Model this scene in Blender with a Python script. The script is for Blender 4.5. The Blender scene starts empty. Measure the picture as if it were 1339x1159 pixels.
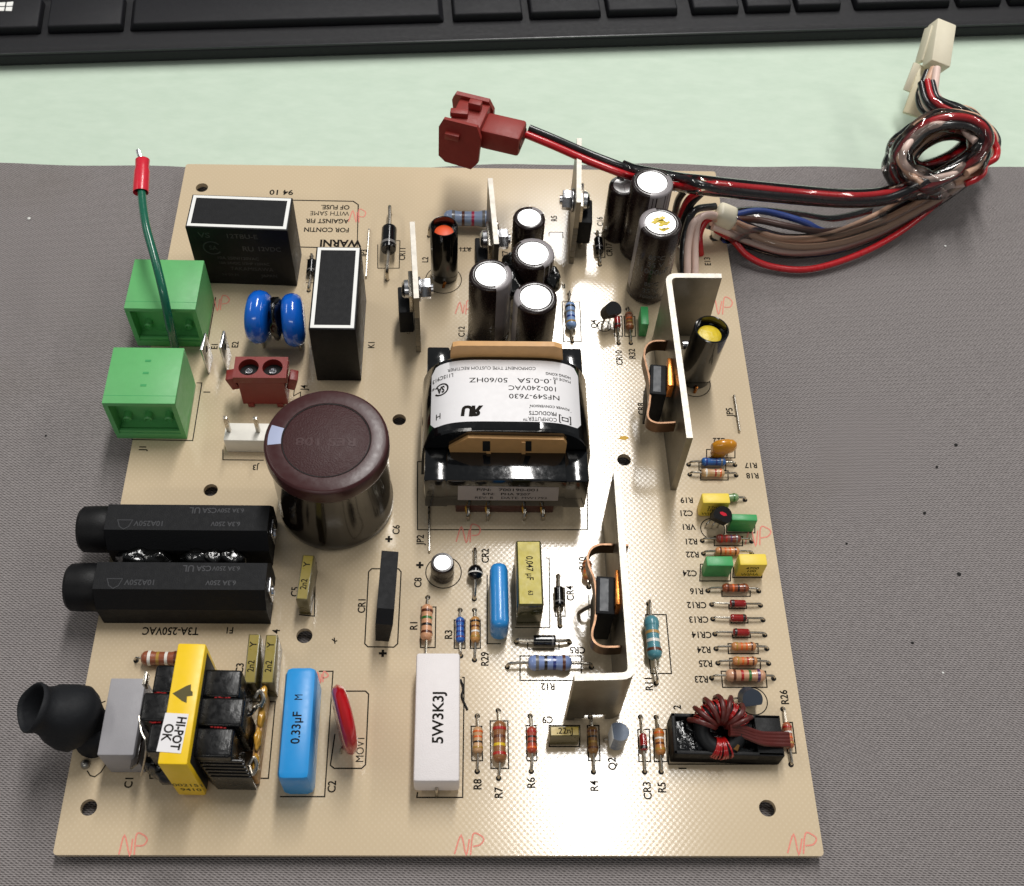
import bpy, bmesh, math, random
from mathutils import Vector, Matrix, Euler

# ------------------------------------------------------------------ camera, world, lamps, exposure
random.seed(7)
S = 0.001                       # everything below is written in millimetres; board top is z = 0
OFF = 0.005                     # desk top at world z = 0, board top 5 mm above it
FPX, CX, CY = 1494.83, 633.34, 614.22          # focal length and principal point in photo pixels (1339 x 1159)
CAM = Vector((3.618, -178.586, 270.442))
ROT = Euler((0.564657, -0.022455, -0.004068), 'XYZ').to_matrix()
scene = bpy.context.scene
COL = scene.collection
cd = bpy.data.cameras.new('camera'); cam = bpy.data.objects.new('camera', cd); COL.objects.link(cam)
cam.location = CAM * S + Vector((0, 0, OFF)); cam.rotation_euler = ROT.to_euler('XYZ')
cd.sensor_fit = 'HORIZONTAL'; cd.sensor_width = 36.0; cd.lens = FPX / 1339 * 36
cd.shift_x = (669.5 - CX) / 1339; cd.shift_y = (CY - 579.5) / 1339
cd.clip_start = 0.01; cd.clip_end = 50
cd.dof.use_dof = True; cd.dof.focus_distance = 0.315; cd.dof.aperture_fstop = 45.0
scene.camera = cam

w = bpy.data.worlds.new('World'); scene.world = w; w.use_nodes = True
bg = w.node_tree.nodes['Background']; bg.inputs[0].default_value = (0.93, 0.97, 1.0, 1); bg.inputs[1].default_value = 0.17

def lamp(name, loc, target, sx, sy, power, col):
    ld = bpy.data.lights.new(name, 'AREA'); ld.shape = 'RECTANGLE'; ld.size = sx; ld.size_y = sy
    ld.energy = power; ld.color = col
    o = bpy.data.objects.new(name, ld); COL.objects.link(o); o.location = loc
    if target is not None:
        o.rotation_euler = (Vector(target) - Vector(loc)).to_track_quat('-Z', 'Y').to_euler()
    return o
lamp('ceiling_lamp', (0.205, 0.88, 1.5), None, 0.16, 1.3, 28.0, (1.0, 0.98, 0.95))
lamp('ceiling_lamp', (-1.35, 0.55, 1.5), None, 0.17, 1.3, 8.0, (1.0, 0.965, 0.90))  # unseen weaker lamp to the left, added for fill
lamp('ceiling_lamp', (1.75, 0.55, 1.5), None, 0.17, 1.3, 13.0, (1.0, 0.965, 0.90))  # another unseen fill lamp, added on the right
lamp('ceiling_lamp', (-0.3, -1.5, 1.5), None, 1.3, 0.17, 7.0, (1.0, 0.965, 0.90))  # unseen lamp added behind the camera as fill
vs = scene.view_settings
vs.view_transform = 'Standard'; vs.look = 'None'; vs.exposure = 0.0; vs.gamma = 1.0; vs.use_curve_mapping = False
scene.cycles.use_denoising = True
scene.cycles.max_bounces = 10; scene.cycles.transparent_max_bounces = 24
scene.cycles.caustics_reflective = False; scene.cycles.caustics_refractive = False
scene.cycles.sample_clamp_indirect = 6

# ------------------------------------------------------------------ pixel -> place
def ray(px, py):
    return ROT @ Vector(((px - CX) / FPX, -(py - CY) / FPX, -1.0))
def U(px, py, z=0.0):
    d = ray(px, py); return CAM + d * ((z - CAM.z) / d.z)
def UY(px, py, Y):
    d = ray(px, py); return CAM + d * ((Y - CAM.y) / d.y)
def UX(px, py, X):
    d = ray(px, py); return CAM + d * ((X - CAM.x) / d.x)

# ------------------------------------------------------------------ materials
def lin(h):
    h = h.lstrip('#'); c = [int(h[i:i+2], 16) / 255 for i in (0, 2, 4)]
    return [x / 12.92 if x <= .04045 else ((x + .055) / 1.055) ** 2.4 for x in c]
MATS = {}
def nd(nt, t, **kw):
    n = nt.nodes.new(t)
    for k, v in kw.items(): setattr(n, k, v)
    return n
def mat(name, hexcol='#808080', rough=.5, metal=0., var=.10, vs=400., bump=0., bs=3000., coat=0., spec=.5, rv=.12, dirt=0.):
    if name in MATS: return MATS[name]
    m = bpy.data.materials.new(name); m.use_nodes = True; nt = m.node_tree; b = nt.nodes['Principled BSDF']
    c = lin(hexcol) if isinstance(hexcol, str) else hexcol
    tc = nd(nt, 'ShaderNodeTexCoord'); n1 = nd(nt, 'ShaderNodeTexNoise'); n1.inputs['Scale'].default_value = vs; n1.inputs['Detail'].default_value = 5
    nt.links.new(tc.outputs['Object'], n1.inputs['Vector'])
    mx = nd(nt, 'ShaderNodeMix', data_type='RGBA')
    mx.inputs[6].default_value = [x * (1 - var) for x in c] + [1]; mx.inputs[7].default_value = [min(1, x * (1 + var)) for x in c] + [1]
    nt.links.new(n1.outputs['Fac'], mx.inputs[0]); nt.links.new(mx.outputs[2], b.inputs['Base Color'])
    mr = nd(nt, 'ShaderNodeMapRange'); mr.inputs[3].default_value = max(.02, rough - rv); mr.inputs[4].default_value = min(1, rough + rv)
    n2 = nd(nt, 'ShaderNodeTexNoise'); n2.inputs['Scale'].default_value = vs * 1.7; n2.inputs['Detail'].default_value = 6
    nt.links.new(tc.outputs['Object'], n2.inputs['Vector']); nt.links.new(n2.outputs['Fac'], mr.inputs[0]); nt.links.new(mr.outputs[0], b.inputs['Roughness'])
    b.inputs['Metallic'].default_value = metal; b.inputs['Specular IOR Level'].default_value = spec
    if coat: b.inputs['Coat Weight'].default_value = coat; b.inputs['Coat Roughness'].default_value = .08
    if bump:
        n3 = nd(nt, 'ShaderNodeTexNoise'); n3.inputs['Scale'].default_value = bs; n3.inputs['Detail'].default_value = 4
        bp = nd(nt, 'ShaderNodeBump'); bp.inputs['Strength'].default_value = bump; bp.inputs['Distance'].default_value = .0004
        nt.links.new(tc.outputs['Object'], n3.inputs['Vector']); nt.links.new(n3.outputs['Fac'], bp.inputs['Height']); nt.links.new(bp.outputs[0], b.inputs['Normal'])
    MATS[name] = m; return m

def mth(nt, op, a, b=None):
    n = nd(nt, 'ShaderNodeMath', operation=op)
    for i, x in enumerate((a, b)):
        if x is None: continue
        if isinstance(x, (int, float)): n.inputs[i].default_value = x
        else: nt.links.new(x, n.inputs[i])
    return n.outputs[0]

def board_mat():
    m = bpy.data.materials.new('fibreglass_laminate'); m.use_nodes = True; nt = m.node_tree; b = nt.nodes['Principled BSDF']
    tc = nd(nt, 'ShaderNodeTexCoord'); sp = nd(nt, 'ShaderNodeSeparateXYZ'); nt.links.new(tc.outputs['Object'], sp.inputs[0])
    kx, ky = 2 * math.pi / .00150, 2 * math.pi / .00165
    nz = nd(nt, 'ShaderNodeTexNoise'); nz.inputs['Scale'].default_value = 120; nz.inputs['Detail'].default_value = 3; nt.links.new(tc.outputs['Object'], nz.inputs['Vector'])
    wob = mth(nt, 'MULTIPLY', nz.outputs['Fac'], .9)
    sx = mth(nt, 'SINE', mth(nt, 'ADD', mth(nt, 'MULTIPLY', sp.outputs[0], kx), wob))
    sy = mth(nt, 'SINE', mth(nt, 'ADD', mth(nt, 'MULTIPLY', sp.outputs[1], ky), wob))
    wv = mth(nt, 'MULTIPLY', sx, sy)                                  # staggered bundles of the glass weave
    mr = nd(nt, 'ShaderNodeMapRange'); mr.inputs[1].default_value = .25; mr.inputs[2].default_value = .95; nt.links.new(wv, mr.inputs[0])
    n1 = nd(nt, 'ShaderNodeTexNoise'); n1.inputs['Scale'].default_value = 14; n1.inputs['Detail'].default_value = 5; nt.links.new(tc.outputs['Object'], n1.inputs['Vector'])
    mx = nd(nt, 'ShaderNodeMix', data_type='RGBA'); mx.inputs[6].default_value = (.555, .440, .290, 1); mx.inputs[7].default_value = (.645, .520, .355, 1)
    nt.links.new(n1.outputs['Fac'], mx.inputs[0])
    mx2 = nd(nt, 'ShaderNodeMix', data_type='RGBA'); mx2.inputs[7].default_value = (.78, .67, .50, 1)
    fac = mth(nt, 'MULTIPLY', mr.outputs[0], mth(nt, 'MULTIPLY', n1.outputs['Fac'], .42))
    nt.links.new(fac, mx2.inputs[0]); nt.links.new(mx.outputs[2], mx2.inputs[6]); nt.links.new(mx2.outputs[2], b.inputs['Base Color'])
    b.inputs['Specular IOR Level'].default_value = .56
    rr = nd(nt, 'ShaderNodeMapRange'); rr.inputs[3].default_value = .10; rr.inputs[4].default_value = .19; nt.links.new(n1.outputs['Fac'], rr.inputs[0]); nt.links.new(rr.outputs[0], b.inputs['Roughness'])
    n3 = nd(nt, 'ShaderNodeTexNoise'); n3.inputs['Scale'].default_value = 1500; n3.inputs['Detail'].default_value = 3; nt.links.new(tc.outputs['Object'], n3.inputs['Vector'])
    fine = mth(nt, 'SINE', mth(nt, 'MULTIPLY', sp.outputs[1], ky * 2.02))
    hgt = mth(nt, 'ADD', mth(nt, 'MULTIPLY', wv, 1.0), mth(nt, 'ADD', mth(nt, 'MULTIPLY', fine, .25), mth(nt, 'MULTIPLY', n3.outputs['Fac'], .9)))
    bp = nd(nt, 'ShaderNodeBump'); bp.inputs['Strength'].default_value = .5; bp.inputs['Distance'].default_value = .0000066
    nt.links.new(hgt, bp.inputs['Height']); nt.links.new(bp.outputs[0], b.inputs['Normal'])
    return m

def cloth_mat():
    m = bpy.data.materials.new('grey_twill'); m.use_nodes = True; nt = m.node_tree; b = nt.nodes['Principled BSDF']
    tc = nd(nt, 'ShaderNodeTexCoord'); nz = nd(nt, 'ShaderNodeTexNoise'); nz.inputs['Scale'].default_value = 45; nz.inputs['Detail'].default_value = 4
    nt.links.new(tc.outputs['Object'], nz.inputs['Vector'])
    sp = nd(nt, 'ShaderNodeSeparateXYZ'); nt.links.new(tc.outputs['Object'], sp.inputs[0])
    P = .00082
    wob = mth(nt, 'MULTIPLY', nz.outputs['Fac'], 5.0)
    a = mth(nt, 'SINE', mth(nt, 'ADD', mth(nt, 'MULTIPLY', mth(nt, 'ADD', sp.outputs[0], mth(nt, 'MULTIPLY', sp.outputs[1], 1.6)), 2 * math.pi / (P * 1.5)), wob))
    c = mth(nt, 'SINE', mth(nt, 'ADD', mth(nt, 'MULTIPLY', sp.outputs[1], 2 * math.pi / (P * .62)), wob))
    wv = mth(nt, 'ADD', mth(nt, 'MULTIPLY', a, .55), mth(nt, 'MULTIPLY', c, .6))
    n2 = nd(nt, 'ShaderNodeTexNoise'); n2.inputs['Scale'].default_value = 1800; n2.inputs['Detail'].default_value = 3; nt.links.new(tc.outputs['Object'], n2.inputs['Vector'])
    h = mth(nt, 'ADD', wv, mth(nt, 'MULTIPLY', n2.outputs['Fac'], 1.6))
    mr = nd(nt, 'ShaderNodeMapRange'); mr.inputs[1].default_value = -.4; mr.inputs[2].default_value = 2.0; nt.links.new(h, mr.inputs[0])
    mx = nd(nt, 'ShaderNodeMix', data_type='RGBA'); mx.inputs[6].default_value = (.085, .073, .072, 1); mx.inputs[7].default_value = (.40, .365, .36, 1)
    nt.links.new(mr.outputs[0], mx.inputs[0])
    # faint worn and stained patches
    n4 = nd(nt, 'ShaderNodeTexNoise'); n4.inputs['Scale'].default_value = 16; n4.inputs['Detail'].default_value = 5; nt.links.new(tc.outputs['Object'], n4.inputs['Vector'])
    st = nd(nt, 'ShaderNodeMapRange'); st.inputs[1].default_value = .56; st.inputs[2].default_value = .76; st.inputs[4].default_value = .3; nt.links.new(n4.outputs['Fac'], st.inputs[0])
    mx2 = nd(nt, 'ShaderNodeMix', data_type='RGBA'); mx2.inputs[7].default_value = (.16, .135, .105, 1); nt.links.new(st.outputs[0], mx2.inputs[0]); nt.links.new(mx.outputs[2], mx2.inputs[6])
    nt.links.new(mx2.outputs[2], b.inputs['Base Color'])
    b.inputs['Roughness'].default_value = .85; b.inputs['Specular IOR Level'].default_value = .25
    b.inputs['Sheen Weight'].default_value = .15
    bp = nd(nt, 'ShaderNodeBump'); bp.inputs['Strength'].default_value = .7; bp.inputs['Distance'].default_value = .00025
    nt.links.new(h, bp.inputs['Height']); nt.links.new(bp.outputs[0], b.inputs['Normal'])
    return m

def desk_mat():
    m = bpy.data.materials.new('mint_laminate'); m.use_nodes = True; nt = m.node_tree; b = nt.nodes['Principled BSDF']
    tc = nd(nt, 'ShaderNodeTexCoord'); n1 = nd(nt, 'ShaderNodeTexNoise'); n1.inputs['Scale'].default_value = 110; n1.inputs['Detail'].default_value = 7; n1.inputs['Roughness'].default_value = .65
    mp = nd(nt, 'ShaderNodeMapping'); mp.inputs['Rotation'].default_value = (0, 0, .6); mp.inputs['Scale'].default_value = (1, 2.6, 1)
    nt.links.new(tc.outputs['Object'], mp.inputs[0]); nt.links.new(mp.outputs[0], n1.inputs['Vector'])
    cr = nd(nt, 'ShaderNodeValToRGB'); cr.color_ramp.elements[0].position = .3; cr.color_ramp.elements[1].position = .72
    cr.color_ramp.elements[0].color = (.49, .60, .49, 1); cr.color_ramp.elements[1].color = (.55, .655, .545, 1)
    nt.links.new(n1.outputs['Fac'], cr.inputs[0]); nt.links.new(cr.outputs[0], b.inputs['Base Color'])
    b.inputs['Roughness'].default_value = .55; b.inputs['Specular IOR Level'].default_value = .3
    return m

def clear_mat():
    m = bpy.data.materials.new('clear_vinyl'); m.use_nodes = True; nt = m.node_tree
    for n in list(nt.nodes): nt.nodes.remove(n)
    out = nd(nt, 'ShaderNodeOutputMaterial'); tr = nd(nt, 'ShaderNodeBsdfTransparent'); gl = nd(nt, 'ShaderNodeBsdfGlossy'); mx = nd(nt, 'ShaderNodeMixShader')
    tr.inputs[0].default_value = (.97, .97, .965, 1); gl.inputs['Roughness'].default_value = .05; gl.inputs[0].default_value = (.95, .95, .95, 1)
    fr = nd(nt, 'ShaderNodeFresnel'); fr.inputs[0].default_value = 1.5
    tc = nd(nt, 'ShaderNodeTexCoord'); n3 = nd(nt, 'ShaderNodeTexNoise'); n3.inputs['Scale'].default_value = 180; bp = nd(nt, 'ShaderNodeBump'); bp.inputs['Strength'].default_value = .12; bp.inputs['Distance'].default_value = .001
    nt.links.new(tc.outputs['Object'], n3.inputs['Vector']); nt.links.new(n3.outputs['Fac'], bp.inputs['Height']); nt.links.new(bp.outputs[0], gl.inputs['Normal'])
    nt.links.new(fr.outputs[0], mx.inputs[0]); nt.links.new(tr.outputs[0], mx.inputs[1]); nt.links.new(gl.outputs[0], mx.inputs[2]); nt.links.new(mx.outputs[0], out.inputs[0])
    return m

M = dict(
    board=board_mat(), cloth=cloth_mat(), desk=desk_mat(), clear=clear_mat(),
    ink=mat('silkscreen_ink', '#17130d', .75, spec=.15), pencil=mat('red_pencil', '#df8a7a', .8, var=.3, vs=2500),
    tin=mat('tinned_wire', '#b9b2a6', .28, 1., bump=.1), steel=mat('plated_steel', '#c9c9cc', .25, 1.), alu=mat('bare_aluminium', '#cfccc6', .42, 1., var=.08, bump=.15, bs=1500),
    sheet=mat('brushed_sheet_aluminium', '#8a857b', .40, .95, var=.2, vs=160, bump=.12, bs=900), captop=mat('can_aluminium', '#f0f0f0', .42, .6, var=.03),
    sleeve=mat('brown_vinyl_sleeve', '#1f1312', .26, var=.2, bump=.08, bs=600, coat=.12), stripe=mat('grey_sleeve_print', '#8b8587', .35, coat=.2),
    bigbrown=mat('maroon_vinyl_cap', '#3a1d1e', .5, bump=.4, bs=2200, spec=.3), bigside=mat('dark_vinyl_sleeve', '#15100d', .14, bump=.12, bs=160, coat=.5), bigring=mat('maroon_vinyl_rim', '#3c1c1d', .33, spec=.4, bump=.1, bs=500),
    blackgl=mat('black_gloss_plastic', '#08080a', .18, coat=.2), black=mat('black_plastic', '#0b0b0d', .5, bump=.15, spec=.22), blackm=mat('black_matt_plastic', '#0e0f12', .62, bump=.2, spec=.24),
    tape=mat('black_glossy_tape', '#08090b', .10, var=.3, bump=.35, bs=170, coat=.6), glue=mat('black_glue', '#070707', .16, bump=.9, bs=500, coat=.4),
    white=mat('white_print', '#e9e9e6', .55, var=.04), label=mat('white_paper_label', '#e3e1e3', .5, var=.03), labelg=mat('grey_foil_label', '#a09896', .5, var=.05),
    green=mat('green_terminal_plastic', '#5fae68', .45, var=.07, bump=.1), greend=mat('green_film_capacitor', '#3b9a58', .4),
    rust=mat('rust_red_nylon', '#7c231d', .42, var=.14, bump=.12), rust2=mat('rust_red_plug_nylon', '#8c2a22', .5, var=.14, bump=.2), ivory=mat('ivory_nylon', '#e2dac2', .42, var=.06), whiten=mat('white_nylon', '#e4e0d6', .45, var=.05),
    blue=mat('blue_epoxy', '#1060c8', .16, coat=.5, var=.12), cyan=mat('blue_box_capacitor', '#1f8fd6', .38, var=.06), cyan2=mat('blue_dipped_capacitor', '#2a86cc', .30, coat=.3),
    red=mat('red_epoxy', '#b0141c', .18, coat=.5), yellow=mat('yellow_tape', '#f2c914', .38, var=.06), yelcap=mat('yellow_film_capacitor', '#ecd04a', .45, var=.05),
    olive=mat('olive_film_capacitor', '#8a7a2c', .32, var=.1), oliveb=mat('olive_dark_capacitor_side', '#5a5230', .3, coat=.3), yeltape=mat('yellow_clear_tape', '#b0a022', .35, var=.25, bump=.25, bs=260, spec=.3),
    grey=mat('grey_box_capacitor', '#9a989c', .5, var=.05, bump=.1), ceram=mat('white_ceramic', '#e2dcdc', .6, var=.04, bump=.2), orange=mat('orange_epoxy', '#cf8a1c', .22, coat=.4),
    orangee=mat('orange_core_face', '#e2511d', .5), yelface=mat('yellow_core_face', '#d8bd2c', .35, var=.25, bump=.5, bs=900), copper=mat('copper', '#c47a3c', .25, 1.), bronze=mat('bronze_spring', '#5e4838', .35, 1., var=.25), edge=mat('cut_aluminium_edge', '#b4afa6', .48, .7, var=.08),  # edge: bare metal, brightened with the light that upward edges catch
    bobbin=mat('tan_bobbin', '#cf9f66', .5, var=.15), enamel=mat('red_enamel_wire', '#a01414', .25, coat=.4), maroonw=mat('maroon_wire', '#521c17', .38), wred=mat('red_wire', '#b8161f', .3, coat=.2),
    wblack=mat('black_wire', '#121214', .3, coat=.2), wtan=mat('tan_wire', '#d3a98e', .4), wpink=mat('pink_wire', '#e0c4b8', .4), wbrown=mat('brown_wire', '#4a2a20', .35), wblue=mat('blue_wire', '#23408e', .35), wgreen=mat('green_wire', '#14604a', .25, coat=.3),
    crimp=mat('red_crimp_sleeve', '#cf1f34', .3, coat=.2), rubber=mat('black_rubber', '#14161a', .68, bump=.3, bs=900, spec=.3), ferrite=mat('ferrite', '#141517', .5, spec=.3),
    kbody=mat('keyboard_black', '#131317', .55, bump=.3, bs=4000, spec=.28), kkey=mat('key_black', '#121217', .55, bump=.3, bs=5000, spec=.3), kedge=mat('keyboard_edge', '#232528', .35),
    gold=mat('amber_glue', '#c9963a', .2, coat=.5), dark=mat('dark_hole', '#0a0908', .8), greyface=mat('grey_epoxy', '#20262f', .45), mark=mat('olive_marker', '#4d4410', .6), faint=mat('faint_grey_print', '#55565a', .5), dimprint=mat('dim_moulded_print', '#2a2b2f', .45),
    solder=mat('solder', '#9d9a94', .35, 1.), ybrown=mat('yellow_brown_ink', '#d9a81c', .6))
def rmat(c): return mat('resistor_' + c.strip('#'), c, .32, coat=.25, var=.06)

# ------------------------------------------------------------------ geometry (all in mm, lists of verts and faces)
def join(*gs):
    V, F = [], []
    for v, f in gs:
        b = len(V); V += [tuple(x) for x in v]; F += [tuple(i + b for i in q) for q in f]
    return V, F
def xf(g, m):
    return [tuple(m @ Vector(v)) for v in g[0]], g[1]
def shift(g, x=0, y=0, z=0): return [(a + x, b + y, c + z) for a, b, c in g[0]], g[1]
def box(sx, sy, sz, bev=0., seg=2, taper=0., c=(0, 0, 0), base=True):
    bm = bmesh.new(); bmesh.ops.create_cube(bm, size=1)
    for v in bm.verts:
        k = 1 - (taper if v.co.z > 0 else 0)
        v.co = Vector((v.co.x * sx * (k if sx > 0 else 1), v.co.y * sy * k, v.co.z * sz))
    if bev: bmesh.ops.bevel(bm, geom=list(bm.edges), offset=bev, segments=seg, profile=.5, affect='EDGES', clamp_overlap=True)
    bm.verts.index_update()
    V = [(v.co.x + c[0], v.co.y + c[1], v.co.z + c[2] + (sz / 2 if base else 0)) for v in bm.verts]; F = [tuple(v.index for v in f.verts) for f in bm.faces]
    bm.free(); return V, F
def prism(pts, z0, z1):
    n = len(pts); V = [(p[0], p[1], z0) for p in pts] + [(p[0], p[1], z1) for p in pts]
    F = [tuple(reversed(range(n))), tuple(range(n, 2 * n))] + [(i, (i + 1) % n, n + (i + 1) % n, n + i) for i in range(n)]
    a = sum(pts[i][0] * pts[(i + 1) % n][1] - pts[(i + 1) % n][0] * pts[i][1] for i in range(n))
    if a < 0: F = [tuple(reversed(f)) for f in F]
    return V, F
def lathe(prof, n=32):
    V, F = [], []; idx = []
    for r, z in prof:
        if r < 1e-6: idx.append([len(V)]); V.append((0, 0, z))
        else:
            idx.append(list(range(len(V), len(V) + n)))
            V += [(r * math.cos(2 * math.pi * k / n), r * math.sin(2 * math.pi * k / n), z) for k in range(n)]
    for a, b in zip(idx, idx[1:]):
        for k in range(n):
            k2 = (k + 1) % n
            if len(a) == 1 and len(b) == 1: continue
            if len(a) == 1: F.append((a[0], b[k2], b[k]))
            elif len(b) == 1: F.append((a[k], a[k2], b[0]))
            else: F.append((a[k], a[k2], b[k2], b[k]))
    return V, F
def crom(P, n=6):
    P = [Vector(p) for p in P]
    if len(P) < 3: return P
    Q = [P[0] * 2 - P[1]] + P + [P[-1] * 2 - P[-2]]; out = []
    for i in range(1, len(Q) - 2):
        p0, p1, p2, p3 = Q[i-1:i+3]
        for k in range(n):
            t = k / n
            out.append(.5 * ((2 * p1) + (p2 - p0) * t + (2 * p0 - 5 * p1 + 4 * p2 - p3) * t * t + (3 * p1 - p0 - 3 * p2 + p3) * t ** 3))
    out.append(P[-1]); return out
def frames(P):
    T = []
    for i in range(len(P)):
        T.append((P[min(i + 1, len(P) - 1)] - P[max(i - 1, 0)]).normalized())
    n = T[0].orthogonal().normalized(); R = []
    for t in T:
        n = (n - t * n.dot(t)); n = n.normalized() if n.length > 1e-6 else t.orthogonal().normalized()
        R.append((t, n, t.cross(n)))
    return R
def tube(P, r, n=8, sm=6, caps=True):
    P = crom(P, sm) if sm else [Vector(p) for p in P]
    V, F = [], []
    for i, (p, (t, a, b)) in enumerate(zip(P, frames(P))):
        rr = r(i / max(1, len(P) - 1)) if callable(r) else r
        V += [tuple(p + (a * math.cos(2 * math.pi * k / n) + b * math.sin(2 * math.pi * k / n)) * rr) for k in range(n)]
    for i in range(len(P) - 1):
        for k in range(n): F.append((i * n + k, i * n + (k + 1) % n, (i + 1) * n + (k + 1) % n, (i + 1) * n + k))
    if caps: F += [tuple(reversed(range(n))), tuple(range((len(P) - 1) * n, len(P) * n))]
    return V, F
def strip(P2, z0, z1, th):          # a bent sheet: plan polyline, thickness th to both sides
    P = [Vector((p[0], p[1])) for p in P2]; L, R = [], []
    for i, p in enumerate(P):
        d0 = (p - P[i-1]).normalized() if i else None; d1 = (P[i+1] - p).normalized() if i < len(P) - 1 else None
        d = d0 if d1 is None else d1 if d0 is None else (d0 + d1).normalized()
        k = 1.0 if d0 is None or d1 is None else 1 / max(.5, d.dot(d1))
        nrm = Vector((-d.y, d.x)) * th / 2 * k
        L.append(p + nrm); R.append(p - nrm)
    n = len(P); z0f = z0 if callable(z0) else (lambda i: z0); z1f = z1 if callable(z1) else (lambda i: z1)
    V = []
    for i in range(n):
        V += [(L[i].x, L[i].y, z0f(i)), (R[i].x, R[i].y, z0f(i)), (R[i].x, R[i].y, z1f(i)), (L[i].x, L[i].y, z1f(i))]
    F = [(0, 1, 2, 3), (4 * n - 1, 4 * n - 2, 4 * n - 3, 4 * n - 4)]
    for i in range(n - 1):
        for k in range(4): F.append((4 * i + k, 4 * (i + 1) + k, 4 * (i + 1) + (k + 1) % 4, 4 * i + (k + 1) % 4))
    return V, F
def ribbon(P, wd, z=.04, closed=False):
    P = [Vector((p[0], p[1])) for p in P]
    n = len(P); V, F = [], []
    for i, p in enumerate(P):
        a = P[(i - 1) % n] if (closed or i) else None; b = P[(i + 1) % n] if (closed or i < n - 1) else None
        d0 = (p - a).normalized() if a is not None else None; d1 = (b - p).normalized() if b is not None else None
        d = d0 if d1 is None else d1 if d0 is None else (d0 + d1)
        d = d.normalized() if d.length > 1e-6 else d0
        k = 1.0 if d0 is None or d1 is None else min(2.0, 1 / max(.3, d.dot(d1)))
        m = Vector((-d.y, d.x)) * wd / 2 * k
        V += [(p.x + m.x, p.y + m.y, z), (p.x - m.x, p.y - m.y, z)]
    for i in range(n if closed else n - 1):
        j = (i + 1) % n; F.append((2 * i, 2 * i + 1, 2 * j + 1, 2 * j))
    return V, F
def arc(cx, cy, r, a0, a1, n=24):
    return [(cx + r * math.cos(math.radians(a0 + (a1 - a0) * k / n)), cy + r * math.sin(math.radians(a0 + (a1 - a0) * k / n))) for k in range(n + 1)]
FONTS = {}
def text_geo(s, size, bold=.018, sx=1.0, mono=False):
    if 'M' in s: bold = 0.0
    cu = bpy.data.curves.new('t', 'FONT'); cu.body = s; cu.size = 1; cu.align_x = 'CENTER'; cu.align_y = 'CENTER'; cu.offset = bold; cu.resolution_u = 3
    o = bpy.data.objects.new('t', cu); COL.objects.link(o)
    me = bpy.data.meshes.new_from_object(o.evaluated_get(bpy.context.evaluated_depsgraph_get()))
    k = size / .7
    V = [(v.co.x * k * sx, v.co.y * k, 0.0) for v in me.vertices]; F = [tuple(p.vertices) for p in me.polygons]
    bpy.data.objects.remove(o); bpy.data.curves.remove(cu); bpy.data.meshes.remove(me)
    return V, F

def obj(name, g, m, parent=None, loc=(0, 0, 0), rz=0., smooth=40, label=None, rot=None, fixn=True):
    me = bpy.data.meshes.new(name)
    me.from_pydata([(v[0] * S, v[1] * S, v[2] * S) for v in g[0]], [], g[1]); me.validate()
    if fixn:
        bm = bmesh.new(); bm.from_mesh(me); bmesh.ops.recalc_face_normals(bm, faces=bm.faces); bm.to_mesh(me); bm.free()
    if smooth:
        me.shade_smooth(); me.set_sharp_from_angle(angle=math.radians(smooth))
    me.materials.append(m if not isinstance(m, str) else M[m])
    o = bpy.data.objects.new(name, me); COL.objects.link(o); o.parent = parent
    o.location = (loc[0] * S, loc[1] * S, loc[2] * S + (OFF if parent is None else 0))
    o.rotation_euler = rot if rot is not None else (0, 0, rz)
    if label: o['label'] = label
    return o
def empty(name, label=None, cat=None, parent=None, loc=(0, 0, 0), rz=0.):
    o = bpy.data.objects.new(name, None); COL.objects.link(o); o.parent = parent; o.empty_display_size = .01
    o.location = (loc[0] * S, loc[1] * S, loc[2] * S + (OFF if parent is None else 0)); o.rotation_euler = (0, 0, rz)
    if label: o['label'] = label
    if cat: o['category'] = cat
    return o
def flatten(g):  # ensure upward normals for flat print
    V, F = g; out = []
    for f in F:
        a = sum(V[f[i]][0] * V[f[(i + 1) % len(f)]][1] - V[f[(i + 1) % len(f)]][0] * V[f[i]][1] for i in range(len(f)))
        out.append(f if a >= 0 else tuple(reversed(f)))
    return V, out
def textobj(s, size, m, parent, loc, rot=0., bold=.018, sx=1.0, name='printed_text', fn=None):
    g = text_geo(s, size, bold, sx); c, sn = math.cos(math.radians(rot)), math.sin(math.radians(rot))
    V = [(x * c - y * sn + loc[0], x * sn + y * c + loc[1], loc[2]) for x, y, z in g[0]]
    if fn: V = [fn(*v) for v in V]
    return obj(name, (V, g[1]), m, parent, smooth=0, fixn=False)

# ------------------------------------------------------------------ the setting: desk top and cloth
g = prism([(-420, -260), (420, -260), (420, 420), (-420, 420)], -25, -5)
desk = obj('desk', g, 'desk', smooth=0); desk['kind'] = 'structure'
def cloth_z(x, y): return -3.75 + .16 * math.sin(x * .045 + y * .02) * math.sin(y * .05 + 1) - (.0 if abs(x) > 95 or abs(y) > 118 else .05)
nx, ny = 90, 60; V, F = [], []
for layer in (0, 1):
    for j in range(ny + 1):
        for i in range(nx + 1):
            x = -330 + 660 * i / nx
            yf = U(x * 1.0 / .26 + 640, 219, -4).y + 1.2 * math.sin(x * .03) + .5 * math.sin(x * .11)
            y = -240 + (yf + 240) * j / ny
            V.append((x, y, cloth_z(x, y) if layer == 0 else -4.95))
n1 = (nx + 1) * (ny + 1)
for j in range(ny):
    for i in range(nx):
        a = j * (nx + 1) + i; F.append((a, a + 1, a + nx + 2, a + nx + 1)); F.append((n1 + a, n1 + a + nx + 1, n1 + a + nx + 2, n1 + a + 1))
for i in range(nx):
    a = ny * (nx + 1) + i; F.append((a, a + 1, n1 + a + 1, n1 + a))
    F.append((i, n1 + i, n1 + i + 1, i + 1))
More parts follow.
